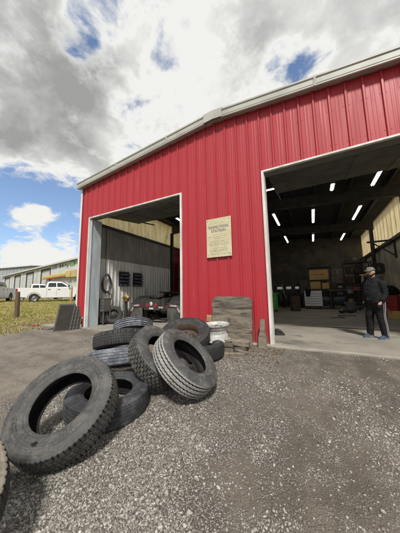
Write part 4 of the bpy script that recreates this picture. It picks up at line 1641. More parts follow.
for sx in (-1, 1):
    # quarter fender over the rear wheel, arched
    mb = MB()
    a0, a1 = (R(28), R(165))
    rings = []
    for i in range(15):
        q = R(12) + (R(100) - R(12)) * i / 14
        y, z = .95 - math.cos(q) * .55, .505 + math.sin(q) * .55
        yo, zo = .95 - math.cos(q) * .565, .505 + math.sin(q) * .565
        xa, xb = sx * .60, sx * 1.27
        rings.append([(xa, y, z), (xb, y, z), (xb, yo, zo), (xa, yo, zo)])
    mb.loft(rings)
    mb.build('fender', 'black', tr, smooth=40)
    mb = MB()
    n = 8
    rings = []
    for i in range(n + 1):
        t = i / n
        z = .70 - .62 * t
        y = .30 - .03 * math.sin(3 * t) + .02 * t
        rings.append([(sx * .62, y, z), (sx * 1.27, y + .012 * math.sin(4 * t), z), (sx * 1.27, y + .018, z), (sx * .62, y + .018, z)])
    mb.loft(rings)
    mb.build('mudflap', 'mudflap', tr)
    mb = MB()
    mb.tube([(sx * .45, .29, .76), (sx * 1.28, .29, .76)], .02, 8)
    mb.build('flap_hanger', 'chassis', tr)
    # reflector: white bar across the top, running down the outer corner with red ends
    mb = MB()
    T = Matrix.Translation((0, .262, 0))
    pts = [(sx * .78, .73), (sx * 1.06, .71), (sx * 1.24, .47), (sx * 1.18, .43), (sx * 1.03, .64), (sx * .78, .655)]
    mb.prism(pts, 'y', -.01, .012, T)
    mb.build('reflector', 'refl_white', tr)
    mb = MB()
    mb.prism([(sx * .66, .735), (sx * .775, .731), (sx * .775, .654), (sx * .66, .66)], 'y', -.012, .012, T)
    mb.build('reflector_end', 'refl_red', tr)
    mb = MB()
    mb.prism([(sx * 1.243, .466), (sx * 1.182, .427), (sx * 1.235, .35), (sx * 1.285, .40)], 'y', -.012, .012, T)
    mb.build('reflector_end', 'refl_red', tr)
    mb = MB()
    mb.prism([(sx * 1.075, .685), (sx * 1.11, .64), (sx * 1.075, .585), (sx * 1.035, .636)], 'y', -.013, -.0105, T)
    mb.build('reflector_band', 'refl_red', tr)
# fifth wheel
mb = MB()
ring = []
for i in range(28):
    q = 2 * math.pi * i / 28
    ring.append((.46 * math.cos(q), .46 * math.sin(q)))
pl = [(.46 * math.cos(q), .46 * math.sin(q)) for q in [R(-50) + R(280) * i / 24 for i in range(25)]]
pl = pl + [(-.30, -.75), (-.09, -.62), (-.055, .05), (.055, .05), (.09, -.62), (.30, -.75)]
mb.prism(pl, 'z', 1.14, 1.20, Matrix.Translation((0, 1.6, 0)) @ Matrix.Rotation(R(-4), 4, 'X'))
mb.build('fifth_wheel', 'chassis', tr, bevel=.01)
for x in (-.40, .40):
    mb = MB()
    mb.prism([(1.35, .985), (1.85, .985), (1.72, 1.14), (1.48, 1.14)], 'x', x - .06, x + .06)
    mb.build('fifth_wheel_bracket', 'chassis', tr)
mb = MB()
mb.box(-.42, .42, 2.75, 4.0, .985, 1.02)
mb.build('deck_plate', 'alu', tr)
# cab
mb = MB()
mb.prism([(4.45, .95), (8.1, .95), (8.1, 1.9), (6.75, 2.05), (6.45, 2.95), (4.75, 3.30), (4.45, 3.2)], 'x', -1.18, 1.18)
mb.build('cab', 'cab_red', tr, bevel=.06, seg=3)
mb = MB()
for z in (1.35, 1.75, 2.15, 2.55):
    mb.box(-1.22, -1.185, 4.6, 4.95, z, z + .04)
    mb.box(-1.1, 1.1, 4.42, 4.448, z, z + .02)
mb.build('grab_step', 'chassis', tr)
for sx in (-1, 1):
    mb = MB()
    mb.cyl((sx * 1.02, 4.25, 1.0), (sx * 1.02, 4.25, 3.7), .075, n=16)
    mb.build('exhaust_stack', 'alu', tr, smooth=40)
    w_ = empty('wheel')
    w_.parent = tr
    wheel_tyre(w_, (sx * 1.02, 7.3, .505), (sx, 0, 0), .505, .28, 'rub_blk', 'alloy')
    mb = MB()
    mb.cyl((sx * .86, 3.15, .55), (sx * .86, 4.9, .55), .30, n=20)
    mb.build('fuel_tank', 'alu', tr, smooth=40)

# ------------------------------------------------------------------ right bay
# white tool chest
tc = empty('tool_chest', (-.02, 15.95, 0), R(2), 'white tool chest with wide drawers deep in the right bay', 'tool chest')
mb = MB()
mb.box(-.51, .51, 0, .50, .14, 1.18)
mb.build('chest_body', 'chest_white', tc, bevel=.012)
for k_ in range(6):
    z = .20 + k_ * .16
    mb = MB()
    mb.box(-.47, .47, -.022, -.002, z, z + .142)
    d_ = mb.build('drawer', 'chest_white', tc, bevel=.005)
    mb = MB()
    mb.box(-.44, .44, -.034, -.0225, z + .112, z + .134)
    mb.build('handle', 'alu', d_)
mb = MB()
mb.box(-.515, .515, -.001, .0, .14, .20)
for k_ in range(1, 6):
    mb.box(-.47, .47, -.0015, -.0005, .183 + k_ * .16, .199 + k_ * .16)
mb.build('drawer_gap', 'chest_gap', tc)
for x in (-.42, .42):
    for y in (.08, .42):
        mb = MB()
        mb.cyl((x - .02, y, .06), (x + .02, y, .06), .06, n=14)
        mb.box(x - .03, x + .03, y - .03, y + .03, .10, .14)
        mb.build('caster', 'black', tc, smooth=40)
mb = MB()
mb.box(-.54, .54, -.03, .53, 1.181, 1.21)
mb.build('top_mat', 'black', tc, bevel=.005)
# jacket hanging over its corner
mb = MB()
rings = []
for i, (z, w, y) in enumerate(((1.30, .10, .05), (1.27, .16, -.02), (1.22, .17, -.07), (1.05, .15, -.075), (.90, .12, -.07), (.80, .09, -.065))):
    rings.append([(-.30 + w * math.cos(q) * (1 + .1 * math.sin(3 * q + i)), 15.95 + y + .03 * math.sin(q) - .02, z) for q in [2 * math.pi * j / 14 for j in range(14)]])
mb.loft(rings)
tag(mb.build('jacket', 'hoodie', smooth=60), 'dark jacket draped over the left corner of the white tool chest', 'jacket')

# steel rack behind the chest with cardboard boxes
rk = empty('storage_rack', (.42, 17.0, 0), label='dark steel rack behind the white tool chest holding cardboard boxes', cat='rack')
for x in (-.72, .72):
    for y in (-.28, .28):
        mb = MB()
        mb.box(x - .03, x + .03, y - .03, y + .03, 0, 2.9)
        mb.build('upright', 'dark_steel', rk)
for z in (.25, 1.24, 1.86, 2.75):
    mb = MB()
    mb.box(-.70, .70, -.31, .31, z, z + .05)
    mb.build('shelf', 'dark_steel', rk)


def carton(name, loc, size, lab, ink=True):
    e = empty(name, loc, label=lab, cat='cardboard box', group='cardboard boxes on the dark rack')
    a, b, c = size
    mb = MB()
    mb.box(-a / 2, a / 2, -b / 2, b / 2, 0, c)
    mb.build('carton', 'card', e, bevel=.03, seg=3)
    mb = MB()
    mb.box(-a / 2 + .02, a / 2 - .02, -.03, .03, c + .001, c + .004)
    mb.build('tape', 'wood_lite', e)
    if ink:
        mb = MB()
        rr = random.Random(3)
        x = -a * .28
        for j in range(7):
            hh = rr.uniform(.05, .14)
            mb.box(x, x + .02, -b / 2 - .003, -b / 2 - .001, c * .45, c * .45 + hh)
            mb.box(x, x + .07, -b / 2 - .003, -b / 2 - .001, c * .45 + rr.uniform(0, .05), c * .45 + .065)
            x += .1
        mb.build('printed_mark', 'card_ink', e)
    return e


carton('cardboard_box', (.41, 16.98, 1.911), (1.14, .5, .70), 'largest cardboard box with red print, upper on the dark rack')
carton('cardboard_box', (.18, 16.98, 1.291), (.62, .5, .50), 'tall narrow cardboard box, lower left on the dark rack', False)
carton('cardboard_box', (.78, 16.98, 1.291), (.42, .48, .40), 'small cardboard box, lower right on the dark rack', False)

# long workbench by the rear wall and things on it
wb = empty('workbench', (1.9, 16.7, 0), label='long workbench right of the white tool chest', cat='workbench')
mb = MB()
mb.box(-1.0, 1.0, -.35, .35, 1.16, 1.21)
mb.build('bench_top', 'wood_lite', wb, bevel=.006)
for x in (-.9, .9):
    for y in (-.28, .28):
        mb = MB()
        mb.box(x - .04, x + .04, y - .04, y + .04, 0, 1.16)
        mb.build('leg', 'dark_steel', wb)
mb = MB()
mb.box(-.9, .9, -.3, .3, .35, .39)
mb.build('lower_shelf', 'dark_steel', wb)

# shelving along the right wall with mixed parts
sh = empty('shelving', (2.75, 18.0, 0), label='tall open shelving crowded with parts in the rear right corner', cat='shelving')
for x in (-.75, .75):
    for y in (-.3, .3):
        mb = MB()
        mb.box(x - .025, x + .025, y - .025, y + .025, 0, 3.1)
        mb.build('upright', 'dark_steel', sh)
for z in (.2, .9, 1.6, 2.3, 3.0):
    mb = MB()
    mb.box(-.73, .73, -.32, .32, z, z + .03)
    mb.build('shelf', 'dark_steel', sh)
rr = random.Random(21)
cols = ['chassis', 'grey_bin', 'card', 'backwall', 'cabinet', 'alu', 'red_box', 'rust', 'canister']
kinds = {'chassis': 'black', 'grey_bin': 'grey', 'card': 'brown', 'backwall': 'tan', 'cabinet': 'dark grey', 'alu': 'silver', 'red_box': 'red', 'rust': 'rusty', 'canister': 'blue grey'}
shelfname = {.2: 'bottom', .9: 'second', 1.6: 'third', 2.3: 'fourth', 3.0: 'top'}
posn = ['left', 'middle', 'right']
for z in (.2, .9, 1.6, 2.3, 3.0):
    for i in range(3):
        m = rr.choice(cols)
        w, h_ = rr.uniform(.28, .42), rr.uniform(.22, .5)
        x = -.48 + i * .48
        e = MB()
        if rr.random() < .45:
            e.lathe([(.01, 0), (w * .42, 0), (w * .45, .02), (w * .45, h_ * .45), (w * .47, h_ * .47), (w * .45, h_ * .5), (w * .45, h_ - .03), (w * .38, h_), (.05, h_), (.04, h_ + .04), (.01, h_ + .04)], 20)
            nm, c_ = 'can', 'can'
        else:
            e.box(-w / 2, w / 2, -.2, .2, 0, h_)
            e.box(-w / 2 - .012, w / 2 + .012, -.212, .212, h_ - .06, h_ + .015)
            nm, c_ = 'storage_box', 'box'
        o = e.build(nm, m, bevel=.008, smooth=40)
        o.location = (2.75 + x, 18.0, z + .031)
        tag(o, f'{kinds[m]} {c_} on the {shelfname[z]} shelf of the corner shelving, {posn[i]} place', c_, 'parts on the corner shelving')

# green cart beside the left jamb
gc = empty('tool_cart', (-2.28, 13.2, 0), R(-4), 'bright green tool cart just inside the white jamb', 'cart')
mb = MB()
mb.box(-.40, .40, -.30, .30, .14, .98)
mb.build('cart_body', 'green', gc, bevel=.02)
mb = MB()
mb.box(-.43, .43, -.33, .33, .981, 1.03)
mb.box(-.43, .43, -.33, -.30, 1.03, 1.09)
mb.box(-.43, .43, .30, .33, 1.03, 1.09)
mb.build('tray', 'green', gc, bevel=.01)
for k_ in range(4):
    mb = MB()
    mb.box(-.36, .36, -.312, -.301, .20 + k_ * .19, .37 + k_ * .19)
    d_ = mb.build('drawer', 'green', gc, bevel=.004)
    mb = MB()
    mb.box(-.30, .30, -.325, -.3125, .335 + k_ * .19, .355 + k_ * .19)
    mb.build('handle', 'black', d_)
for x in (-.33, .33):
    for y in (-.24, .24):
        mb = MB()
        mb.cyl((x - .02, y, .065), (x + .02, y, .065), .065, n=14)
        mb.box(x - .025, x + .025, y - .02, y + .02, .10, .14)
        mb.build('caster', 'black', gc)
mb = MB()
mb.tube([(.43, -.25, .95), (.52, -.25, 1.0), (.52, .25, 1.0), (.43, .25, .95)], .016, 8)
mb.build('push_handle', 'black', gc)
rr = random.Random(8)
for i, (lab, m) in enumerate((('grey spray can standing in the green cart tray', 'alu'), ('dark bottle standing in the green cart tray', 'chassis'))):
    mb = MB()
    mb.lathe([(.01, 0), (.035, 0), (.035, .15), (.02, .18), (.014, .2), (.014, .23), (.005, .23)], 14)
    o = mb.build('can' if i == 0 else 'bottle', m, smooth=40)
    o.location = (-2.1 + .16 * i, 13.1, 1.031)
    tag(o, lab, 'can' if i == 0 else 'bottle')

# small dark blocks on the floor just inside
fb = empty('wheel_chock', (-.86, 6.25, 0), R(20), 'black rubber wheel chock on the floor behind the white jamb', 'wheel chock')
mb = MB()
mb.prism([(-.13, 0), (.10, 0), (.10, .04), (.03, .12), (-.03, .15), (-.12, .15)], 'y', -.09, .09)
mb.build('block', 'black', fb, bevel=.01)
mb = MB()
mb.tube([(-.08, -.091, .10), (-.06, -.12, .13), (.0, -.12, .11), (.02, -.091, .07)], .008, 6)
mb.build('rope_handle', 'rust', fb)
fj = empty('floor_jack', (1.42, 13.4, 0), R(25), 'low dark floor jack on the concrete near the middle of the bay', 'floor jack')
mb = MB()
mb.prism([(-.30, .05), (.30, .05), (.30, .11), (.12, .17), (-.22, .15), (-.30, .11)], 'y', -.12, .12)
mb.build('jack_frame', 'chassis', fj, bevel=.01)
mb = MB()
mb.cyl((-.2, 0, .15), (-.2, 0, .21), .06, n=14)
mb.build('saddle', 'alu', fj)
mb = MB()
mb.tube([(.25, 0, .12), (.60, 0, .16), (.75, 0, .30)], .018, 8)
mb.build('handle', 'chassis', fj)
for x in (-.22, .22):
    mb = MB()
    mb.cyl((x, -.15, .045), (x, .15, .045), .045, n=12)
    mb.build('wheel', 'black', fj)

# red tool cabinet and things at the right wall
rc = empty('tool_cabinet', (2.95, 12.3, 0), R(-38), 'red tool cabinet behind the man at the right wall', 'tool cabinet')
mb = MB()
mb.box(-.36, .36, -.25, .25, .10, .92)
mb.build('cabinet_body', 'red_box', rc, bevel=.012)
for k_ in range(5):
    mb = MB()
    mb.box(-.33, .33, -.268, -.252, .14 + k_ * .155, .28 + k_ * .155)
    d_ = mb.build('drawer', 'red_box', rc, bevel=.004)
    mb = MB()
    mb.box(-.30, .30, -.28, -.2685, .255 + k_ * .155, .272 + k_ * .155)
    mb.build('handle', 'chassis', d_)
for x in (-.3, .3):
    for y in (-.2, .2):
        mb = MB()
        mb.cyl((x - .02, y, .05), (x + .02, y, .05), .05, n=12)
        mb.build('caster', 'black', rc)
mb = MB()
rings = []
for i, (z, w) in enumerate(((.925, .30), (1.0, .34), (1.14, .30), (1.26, .22), (1.34, .12))):
    rings.append([(2.98 + w * math.cos(q) * (1 + .12 * math.sin(3 * q + i)), 12.3 + w * .75 * math.sin(q) * (1 + .1 * math.cos(4 * q + i)), z) for q in [2 * math.pi * j / 18 for j in range(18)]])
mb.loft(rings)
tag(mb.build('bag', 'hoodie', smooth=60), 'slumped black bag on top of the red tool cabinet', 'bag')
cbx = empty('cardboard_box', (2.86, 11.25, 0), R(12), 'plain cardboard box on the floor in front of the red tool cabinet', 'cardboard box')
mb = MB()
mb.box(-.22, .22, -.18, .18, 0, .30)
mb.build('carton', 'card', cbx, bevel=.006)
for sx in (-1, 1):
    mb = MB()
    mb.prism([(sx * .22, .301), (sx * .225, .301), (sx * .33, .40), (sx * .325, .405)], 'y', -.17, .17)
    mb.build('flap', 'card', cbx)
tb = empty('grey_tub', (1.75, 14.1, 0), label='grey plastic tub standing on the floor beyond the man', cat='tub')
mb = MB()
mb.lathe([(.01, .02), (.19, .02), (.20, .0), (.21, .0), (.25, .50), (.27, .51), (.27, .54), (.24, .54), (.20, .04), (.01, .04)], 28)
mb.build('shell', 'grey_bin', tb, smooth=40)
mb = MB()
mb.tube([(-.27, 0, .50), (-.30, .05, .42), (-.30, -.05, .42), (-.27, 0, .50)], .01, 6)
mb.build('handle', 'alu', tb)

# folded aluminium ladder behind the man
ld = empty('step_ladder', (1.86, 10.4, 0), R(28), 'folded pale ladder standing upright behind the man', 'ladder')
for x in (-.13, .13):
    mb = MB()
    mb.box(x - .022, x + .022, -.03, .03, 0, 1.72)
    mb.build('rail', 'alu', ld, bevel=.005)
    mb = MB()
    mb.box(x * .8 - .015, x * .8 + .015, .05, .09, 0, 1.6)
    mb.build('rear_rail', 'alu', ld)
for k_ in range(5):
    mb = MB()
    mb.box(-.107, .107, -.03, .04, .28 + k_ * .3, .31 + k_ * .3)
    mb.build('step', 'dark_steel', ld)
mb = MB()
mb.box(-.17, .17, -.05, .10, 1.721, 1.77)
mb.build('ladder_cap', 'card', ld, bevel=.008)

# engine hoist and drums among the shadows on the left
dk = empty('steel_drum', (-1.55, 18.4, 0), label='dark drum standing near the rear panel door, right of the green cart', cat='drum')
mb = MB()
mb.lathe([(.01, 0), (.28, 0), (.29, .02), (.29, .29), (.30, .30), (.29, .31), (.29, .58), (.30, .59), (.29, .60), (.29, .87), (.28, .88), (.26, .87), (.01, .87)], 30)
mb.build('shell', 'chassis', dk, smooth=40)
mb = MB()
mb.cyl((.12, 0, .871), (.12, 0, .90), .035, n=12)
mb.build('bung', 'alu', dk)
for i, (x, y, lab) in enumerate(((-2.35, 17.6, 'black tyre standing in a row near the rear door, nearest the green cart'), (-2.05, 17.9, 'black tyre second in the row near the rear door'),
                                 (-1.15, 17.4, 'black tyre standing right of the dark drum'), (-.78, 17.2, 'black tyre standing left of the white tool chest'))):
    e = empty('truck_tyre', (x, y, .505), label=lab, cat='tyre', group='tyres standing in the dark of the right bay')
    e.rotation_euler = (0, 0, R(25 + 13 * i))
    q = MB()
    Ro, h, rin = .505, .13, .29
    q.lathe([(rin, -h * .75), (rin + .01, -h * .9), (Ro * .80, -h), (Ro * .95, -h * .92), (Ro, -h * .7), (Ro, h * .7), (Ro * .95, h * .92), (Ro * .80, h), (rin + .01, h * .9), (rin, h * .75), (Ro * .9, h * .7), (Ro * .9, -h * .7)], 40,
            Matrix.Rotation(R(90), 4, 'Y'), closed=True)
    q.build('casing', 'rub_blk', e, smooth=40)
mb = MB()
eh = empty('engine_hoist', (-1.9, 16.2, 0), R(-20), 'dark engine hoist with a long boom, left of the white tool chest', 'engine hoist')
for x in (-.35, .35):
    mb = MB()
    mb.box(x - .04, x + .04, -.8, .5, .08, .16)
    mb.build('leg', 'chassis', eh)
mb = MB()
mb.box(-.39, .39, .42, .5, .161, .24)
mb.box(-.05, .05, .36, .46, .241, 1.55)
mb.build('mast', 'chassis', eh)
mb = MB()
mb.tube([(0, .41, 1.58), (0, -.9, 1.95)], .045, 8)
mb.build('boom', 'chassis', eh)
mb = MB()
mb.tube([(0, .38, .7), (0, -.1, 1.68)], .03, 8)
mb.build('ram', 'alu', eh)
# more shop clutter in the shadows
ac = empty('air_compressor', (1.35, 19.3, 0), R(8), 'dark air compressor with a long tank under the rear wall tools', 'air compressor')
mb = MB()
mb.tube([(-.85, 0, .42), (-.78, 0, .42), (.78, 0, .42), (.85, 0, .42)], [.16, .30, .30, .16], 24)
mb.build('tank', 'canister', ac, smooth=40)
mb = MB()
mb.box(-.35, .1, -.16, .16, .73, 1.08)
for q in range(5):
    mb.box(-.37, .12, -.18, .18, .76 + q * .06, .78 + q * .06)
mb.build('pump', 'chassis', ac)
mb = MB()
mb.cyl((.25, 0, .88), (.62, 0, .88), .15, n=18)
mb.build('motor', 'grey_bin', ac, smooth=40)
for x in (-.6, .6):
    mb = MB()
    mb.box(x - .05, x + .05, -.25, .25, 0, .14)
    mb.build('leg', 'chassis', ac)
pb = empty('tool_board', (2.0, YB - .105, 1.75), label='tan tool board hung with wrenches on the rear wall', cat='tool board')
mb = MB()
mb.box(-.95, .95, -.03, 0, 0, 1.15)
mb.build('board', 'wood_lite', pb)
rr = random.Random(31)
for q in range(26):
    x, z, L_ = -.85 + (q % 13) * .14, (.98 if q < 13 else .48), rr.uniform(.18, .42)
    mb = MB()
    mb.box(x - .014, x + .014, -.05, -.032, z - L_, z)
    mb.cyl((x, -.052, z), (x, -.031, z), .034, n=10)
    mb.cyl((x, -.052, z - L_), (x, -.031, z - L_), .026, n=10)
    mb.build('wrench', rr.choice(['alu', 'chassis', 'rust', 'red_box']), pb)
tcb = empty('tall_cabinet', (-.55, 20.05, 0), label='tall dull steel cabinet against the rear wall, left of the cardboard boxes', cat='cabinet')
mb = MB()
mb.box(-.42, .42, -.28, .28, .05, 2.05)
mb.build('cabinet_body', 'cabinet', tcb, bevel=.01)
for sx in (-1, 1):
    mb = MB()
    mb.box(min(sx * .01, sx * .40), max(sx * .01, sx * .40), -.295, -.281, .10, 2.0)
    d_ = mb.build('door', 'cabinet', tcb, bevel=.004)
    mb = MB()
    mb.box(sx * .05 - .012, sx * .05 + .012, -.32, -.296, .95, 1.15)
    mb.build('handle', 'alu', d_)
hr = empty('hose_reel', (3.40, 15.3, 2.35), label='black hose reel mounted on the right wall', cat='hose reel')
mb = MB()
mb.lathe([(.12, -.1), (.30, -.1), (.31, -.08), (.14, -.07), (.14, .07), (.31, .08), (.30, .1), (.12, .1)], 28, Matrix.Rotation(R(90), 4, 'X'), closed=True)
mb.build('spool', 'chassis', hr, smooth=40)
mb = MB()
for q in range(5):
    pts = [((.16 + .022 * q) * math.cos(t), -.05 + .025 * q, (.16 + .022 * q) * math.sin(t)) for t in [2 * math.pi * i / 24 for i in range(25)]]
    mb.tube(pts, .014, 6)
mb.tube([(-.2, 0, 0), (-.24, 0, -.5), (-.15, .02, -1.2), (-.3, .05, -1.5)], .014, 6)
mb.build('hose', 'black', hr, smooth=60)
mb = MB()
mb.box(.02, .22, -.13, -.11, -.05, .05)
mb.box(.02, .22, .11, .13, -.05, .05)
mb.box(.19, .24, -.14, .14, -.2, .2)
mb.build('mount_plate', 'dark_steel', hr)
for i, (x, y, m, lab) in enumerate(((3.05, 15.7, 'canister', 'blue grey oil drum by the right wall under the hose reel'), (3.1, 16.4, 'chassis', 'black oil drum by the right wall, behind the blue grey one'),
                                    (-1.0, 14.2, 'rust', 'rusty open topped drum on the floor right of the green cart'))):
    e = empty('oil_drum', (x, y, 0), label=lab, cat='drum')
    mb = MB()
    mb.lathe([(.01, 0), (.28, 0), (.29, .02), (.29, .29), (.30, .30), (.29, .31), (.29, .58), (.30, .59), (.29, .60), (.29, .87), (.28, .88)] + ([(.26, .87), (.01, .87)] if i < 2 else [(.275, .87), (.275, .1), (.01, .1)]), 30)
    mb.build('shell', m, e, smooth=40)
ht_ = empty('hand_truck', (2.45, 15.0, 0), R(-30), 'black hand truck standing among the clutter right of the bench', 'hand truck')
mb = MB()
mb.tube([(-.2, 0, .1), (-.2, .05, 1.15), (-.12, .12, 1.3), (.12, .12, 1.3), (.2, .05, 1.15), (.2, 0, .1)], .018, 8)
for z in (.4, .7, 1.0):
    mb.tube([(-.2, .02, z), (.2, .02, z)], .014, 6)
mb.build('frame', 'chassis', ht_, smooth=60)
mb = MB()
mb.box(-.22, .22, -.25, 0, .02, .035)
mb.build('toe_plate', 'alu', ht_)
for sx in (-1, 1):
    mb = MB()
    mb.cyl((sx * .22, .08, .13), (sx * .28, .08, .13), .13, n=20)
    mb.build('wheel', 'rub_blk', ht_, smooth=40)
bv_ = empty('bench_vise', (1.55, 16.5, 1.211), R(10), 'dark vise bolted on the long workbench', 'vise')
mb = MB()
mb.box(-.10, .10, -.12, .12, 0, .05)
mb.box(-.05, .05, -.10, .10, .05, .16)
mb.build('vise_body', 'chassis', bv_, bevel=.01)
for y0_, y1_ in ((-.14, -.09), (.02, .07)):
    mb = MB()
    mb.box(-.09, .09, y0_, y1_, .161, .24)
    mb.build('jaw', 'alu', bv_, bevel=.006)
mb = MB()
mb.tube([(-.12, -.22, .12), (.12, -.22, .12)], .012, 6)
mb.tube([(0, -.22, .12), (0, -.1, .12)], .016, 6)
mb.build('handle', 'alu', bv_)
rr = random.Random(77)
for i, (x, lab, m) in enumerate(((2.05, 'grey tool case lying on the long workbench', 'cabinet'), (2.45, 'red tool case on the long workbench, right of the grey one', 'red_box'))):
    e = empty('tool_case', (x, 16.65, 1.211), R(rr.uniform(-12, 12)), lab, 'tool case')
    mb = MB()
    mb.box(-.17, .17, -.12, .12, 0, .16)
    mb.build('case_body', m, e, bevel=.015)
    mb = MB()
    mb.tube([(-.06, 0, .16), (-.05, 0, .21), (.05, 0, .21), (.06, 0, .16)], .012, 6)
    mb.build('handle', 'black', e)
mb = MB()
pts = [(.6 + .9 * t + .25 * math.sin(7 * t), 10.6 + 1.6 * t + .2 * math.cos(9 * t), .018) for t in [i / 40 for i in range(41)]]
mb.tube(pts, .014, 6)
tag(mb.build('air_hose', 'black', smooth=60), 'black air hose snaking over the concrete beyond the man', 'hose')
# bracket arm on the right wall
br = empty('wall_bracket', (3.44, 13.1, 3.1), label='dark jib bracket fixed high on the right wall', cat='bracket')
mb = MB()
mb.box(-.9, .14, -.04, .04, .36, .44)
mb.build('arm', 'dark_steel', br)
mb = MB()
mb.tube([(.12, 0, -.35), (-.70, 0, .36)], .03, 8)
mb.build('strut', 'dark_steel', br)
mb = MB()
mb.box(.10, .15, -.08, .08, -.45, .35)
mb.build('mount_plate', 'dark_steel', br)


# ------------------------------------------------------------------ the man
def ering(c, rx, ry, n=24, k=2.2):
    out = []
    for j in range(n):
        q = 2 * math.pi * j / n
        cq, sq = math.cos(q), math.sin(q)
        out.append((c[0] + rx * math.copysign(abs(cq) ** (2 / k), cq), c[1] + ry * math.copysign(abs(sq) ** (2 / k), sq), c[2]))
    return out


def remesh(o, vox, smooth_it=6):
    r = o.modifiers.new('union', 'REMESH')
    r.mode = 'VOXEL'
    r.voxel_size = vox
    r.use_smooth_shade = True
    if smooth_it:
        s = o.modifiers.new('soft', 'SMOOTH')
        s.factor = .5
        s.iterations = smooth_it
    return o


def lx(s, z):
    return (.10 if s < 0 else -.025) * max(0.0, min(1.0, (.86 - z) / .78))


def build_man():
    e = empty('person', (1.32, 6.70, 0), math.atan2(-.62, -.78), 'man in black hoodie, striped track pants and camo cap standing in the open bay', 'person')
    HT = Matrix.Translation((.015, 0, 1.47)) @ Matrix.Rotation(R(10), 4, 'Z') @ Matrix.Rotation(R(4), 4, 'Y') @ Matrix.Translation((0, 0, -1.47))
    b = MB()
    # trunk, neck
    b.loft([ering((0, 0, .80), .12, .155), ering((0.01, 0, .92), .14, .17), ering((.02, 0, 1.05), .155, .175), ering((.015, 0, 1.2), .135, .185), ering((0, 0, 1.34), .11, .19), ering((-.005, 0, 1.41), .08, .13), ering((.0, 0, 1.46), .062, .066), ering((.012, 0, 1.54), .06, .062)])
    # arms
    L = [(0, .180, 1.36), (-.045, .235, 1.10), (.055, .215, .885)]
    b.tube([L[0], ((L[0][0] + L[1][0]) / 2, .215, 1.23), L[1], ((L[1][0] + L[2][0]) / 2, .228, .99), L[2]], [.062, .055, .047, .042, .030], 12)
    Rr_ = [(0, -.180, 1.36), (-.045, -.235, 1.10), (.055, -.215, .885)]
    b.tube([Rr_[0], ((Rr_[0][0] + Rr_[1][0]) / 2, -.215, 1.23), Rr_[1], ((Rr_[1][0] + Rr_[2][0]) / 2, -.228, .99), Rr_[2]], [.062, .055, .047, .042, .030], 12)
    for s in (1, -1):
        # palm and fingers, slipping into the pocket
        b.loft([ering((.060, s * .215, .888), .028, .020), ering((.075, s * .210, .855), .040, .018), ering((.092, s * .203, .812), .044, .017), ering((.100, s * .198, .795), .040, .014)])
        for i, (dx, ln) in enumerate(((.030, .062), (.011, .072), (-.009, .068), (-.028, .052))):
            p0 = (.100 + dx, s * .198, .80)
            b.tube([p0, (p0[0] + .010, s * .192, .80 - ln * .5), (p0[0] + .012, s * .184, .80 - ln)], [.0095, .0088, .007], 8)
        b.tube([(.100, s * .204, .855), (.130, s * .196, .832), (.142, s * .190, .800)], [.0115, .0105, .008], 8)
        # legs and feet
        b.tube([(x_ + lx(s, z_), y_, z_) for x_, y_, z_ in ((0, s * .09, .86), (.012, s * .10, .66), (.022, s * .112, .47), (-.012, s * .12, .27), (-.012, s * .125, .085))], [.098, .082, .056, .056, .038], 14)
        b.tube([(x_ + lx(s, 0), y_, z_) for x_, y_, z_ in ((-.05, s * .125, .05), (.03, s * .13, .052), (.12, s * .138, .036))], [.036, .040, .030], 10)
    # head: skull, jaw, cheeks, brow, nose, lips, ears
    hd = MB()
    hd.ball((.0, 0, 1.605), (.098, .078, .105), 24, 16)
    hd.ball((.028, 0, 1.553), (.070, .062, .078), 20, 12)
    hd.ball((.055, 0, 1.508), (.038, .040, .034), 14, 10)
    hd.tube([(.088, 0, 1.612), (.105, 0, 1.588), (.117, 0, 1.565), (.100, 0, 1.556)], [.010, .012, .0165, .010], 10)
    hd.tube([(.082, -.048, 1.618), (.096, 0, 1.622), (.082, .048, 1.618)], [.012, .013, .012], 8)
    hd.ball((.090, 0, 1.530), (.014, .028, .010), 12, 8)
    for s in (1, -1):
        hd.ball((.068, s * .038, 1.578), (.026, .026, .024), 12, 8)
        hd.ball((-.004, s * .080, 1.585), (.020, .011, .032), 12, 8)
    b.add([tuple(HT @ Vector(p)) for p in hd.v], hd.f)
    body = b.build('body', 'skin', e)
    remesh(body, .0065, 3)

    def hpart(mb, name, m, smooth=60):
        return mb.build(name, m, e, smooth=smooth, T=HT)
    for s in (1, -1):
        mb = MB()
        mb.ball((.0905, s * .033, 1.600), (.009, .014, .009), 10, 8)
        hpart(mb, 'eye', 'eye')
    mb = MB()
    for s in (1, -1):
        mb.tube([(.094, s * .014, 1.618), (.093, s * .035, 1.623), (.080, s * .054, 1.616)], [.005, .006, .004], 6)
    hpart(mb, 'eyebrow', 'hair')
    # beard: full along the jaw, moustache above the mouth
    mb = MB()
    rings = []
    for i in range(9):
        t = i / 8
        z = 1.552 - .074 * t
        rx = .100 * (1 - .33 * t ** 2)
        ry = .079 * (1 - .42 * t ** 1.6)
        rings.append([(.010 + (rx * math.cos(q) if math.cos(q) > -.1 else -.012), ry * math.sin(q), z - .028 * math.cos(q) * (1 - t) ** 1.5) for q in [2 * math.pi * j / 26 for j in range(26)]])
    mb.loft(rings)
    mb.tube([(.086, -.036, 1.528), (.108, -.014, 1.545), (.108, .014, 1.545), (.086, .036, 1.528)], [.006, .007, .007, .006], 8)
    hpart(mb, 'beard', 'hair')
    mb = MB()
    mb.loft([ering((-.022, 0, 1.545), .072, .070), ering((-.022, 0, 1.60), .084, .080), ering((-.012, 0, 1.645), .092, .083)])
    hpart(mb, 'hair', 'hair')
    mb = MB()
    mb.tube([(.098, -.022, 1.531), (.104, 0, 1.530), (.098, .022, 1.531)], [.005, .0065, .005], 8)
    hpart(mb, 'mouth', 'lip')
    # cap
    mb = MB()
    rings = []
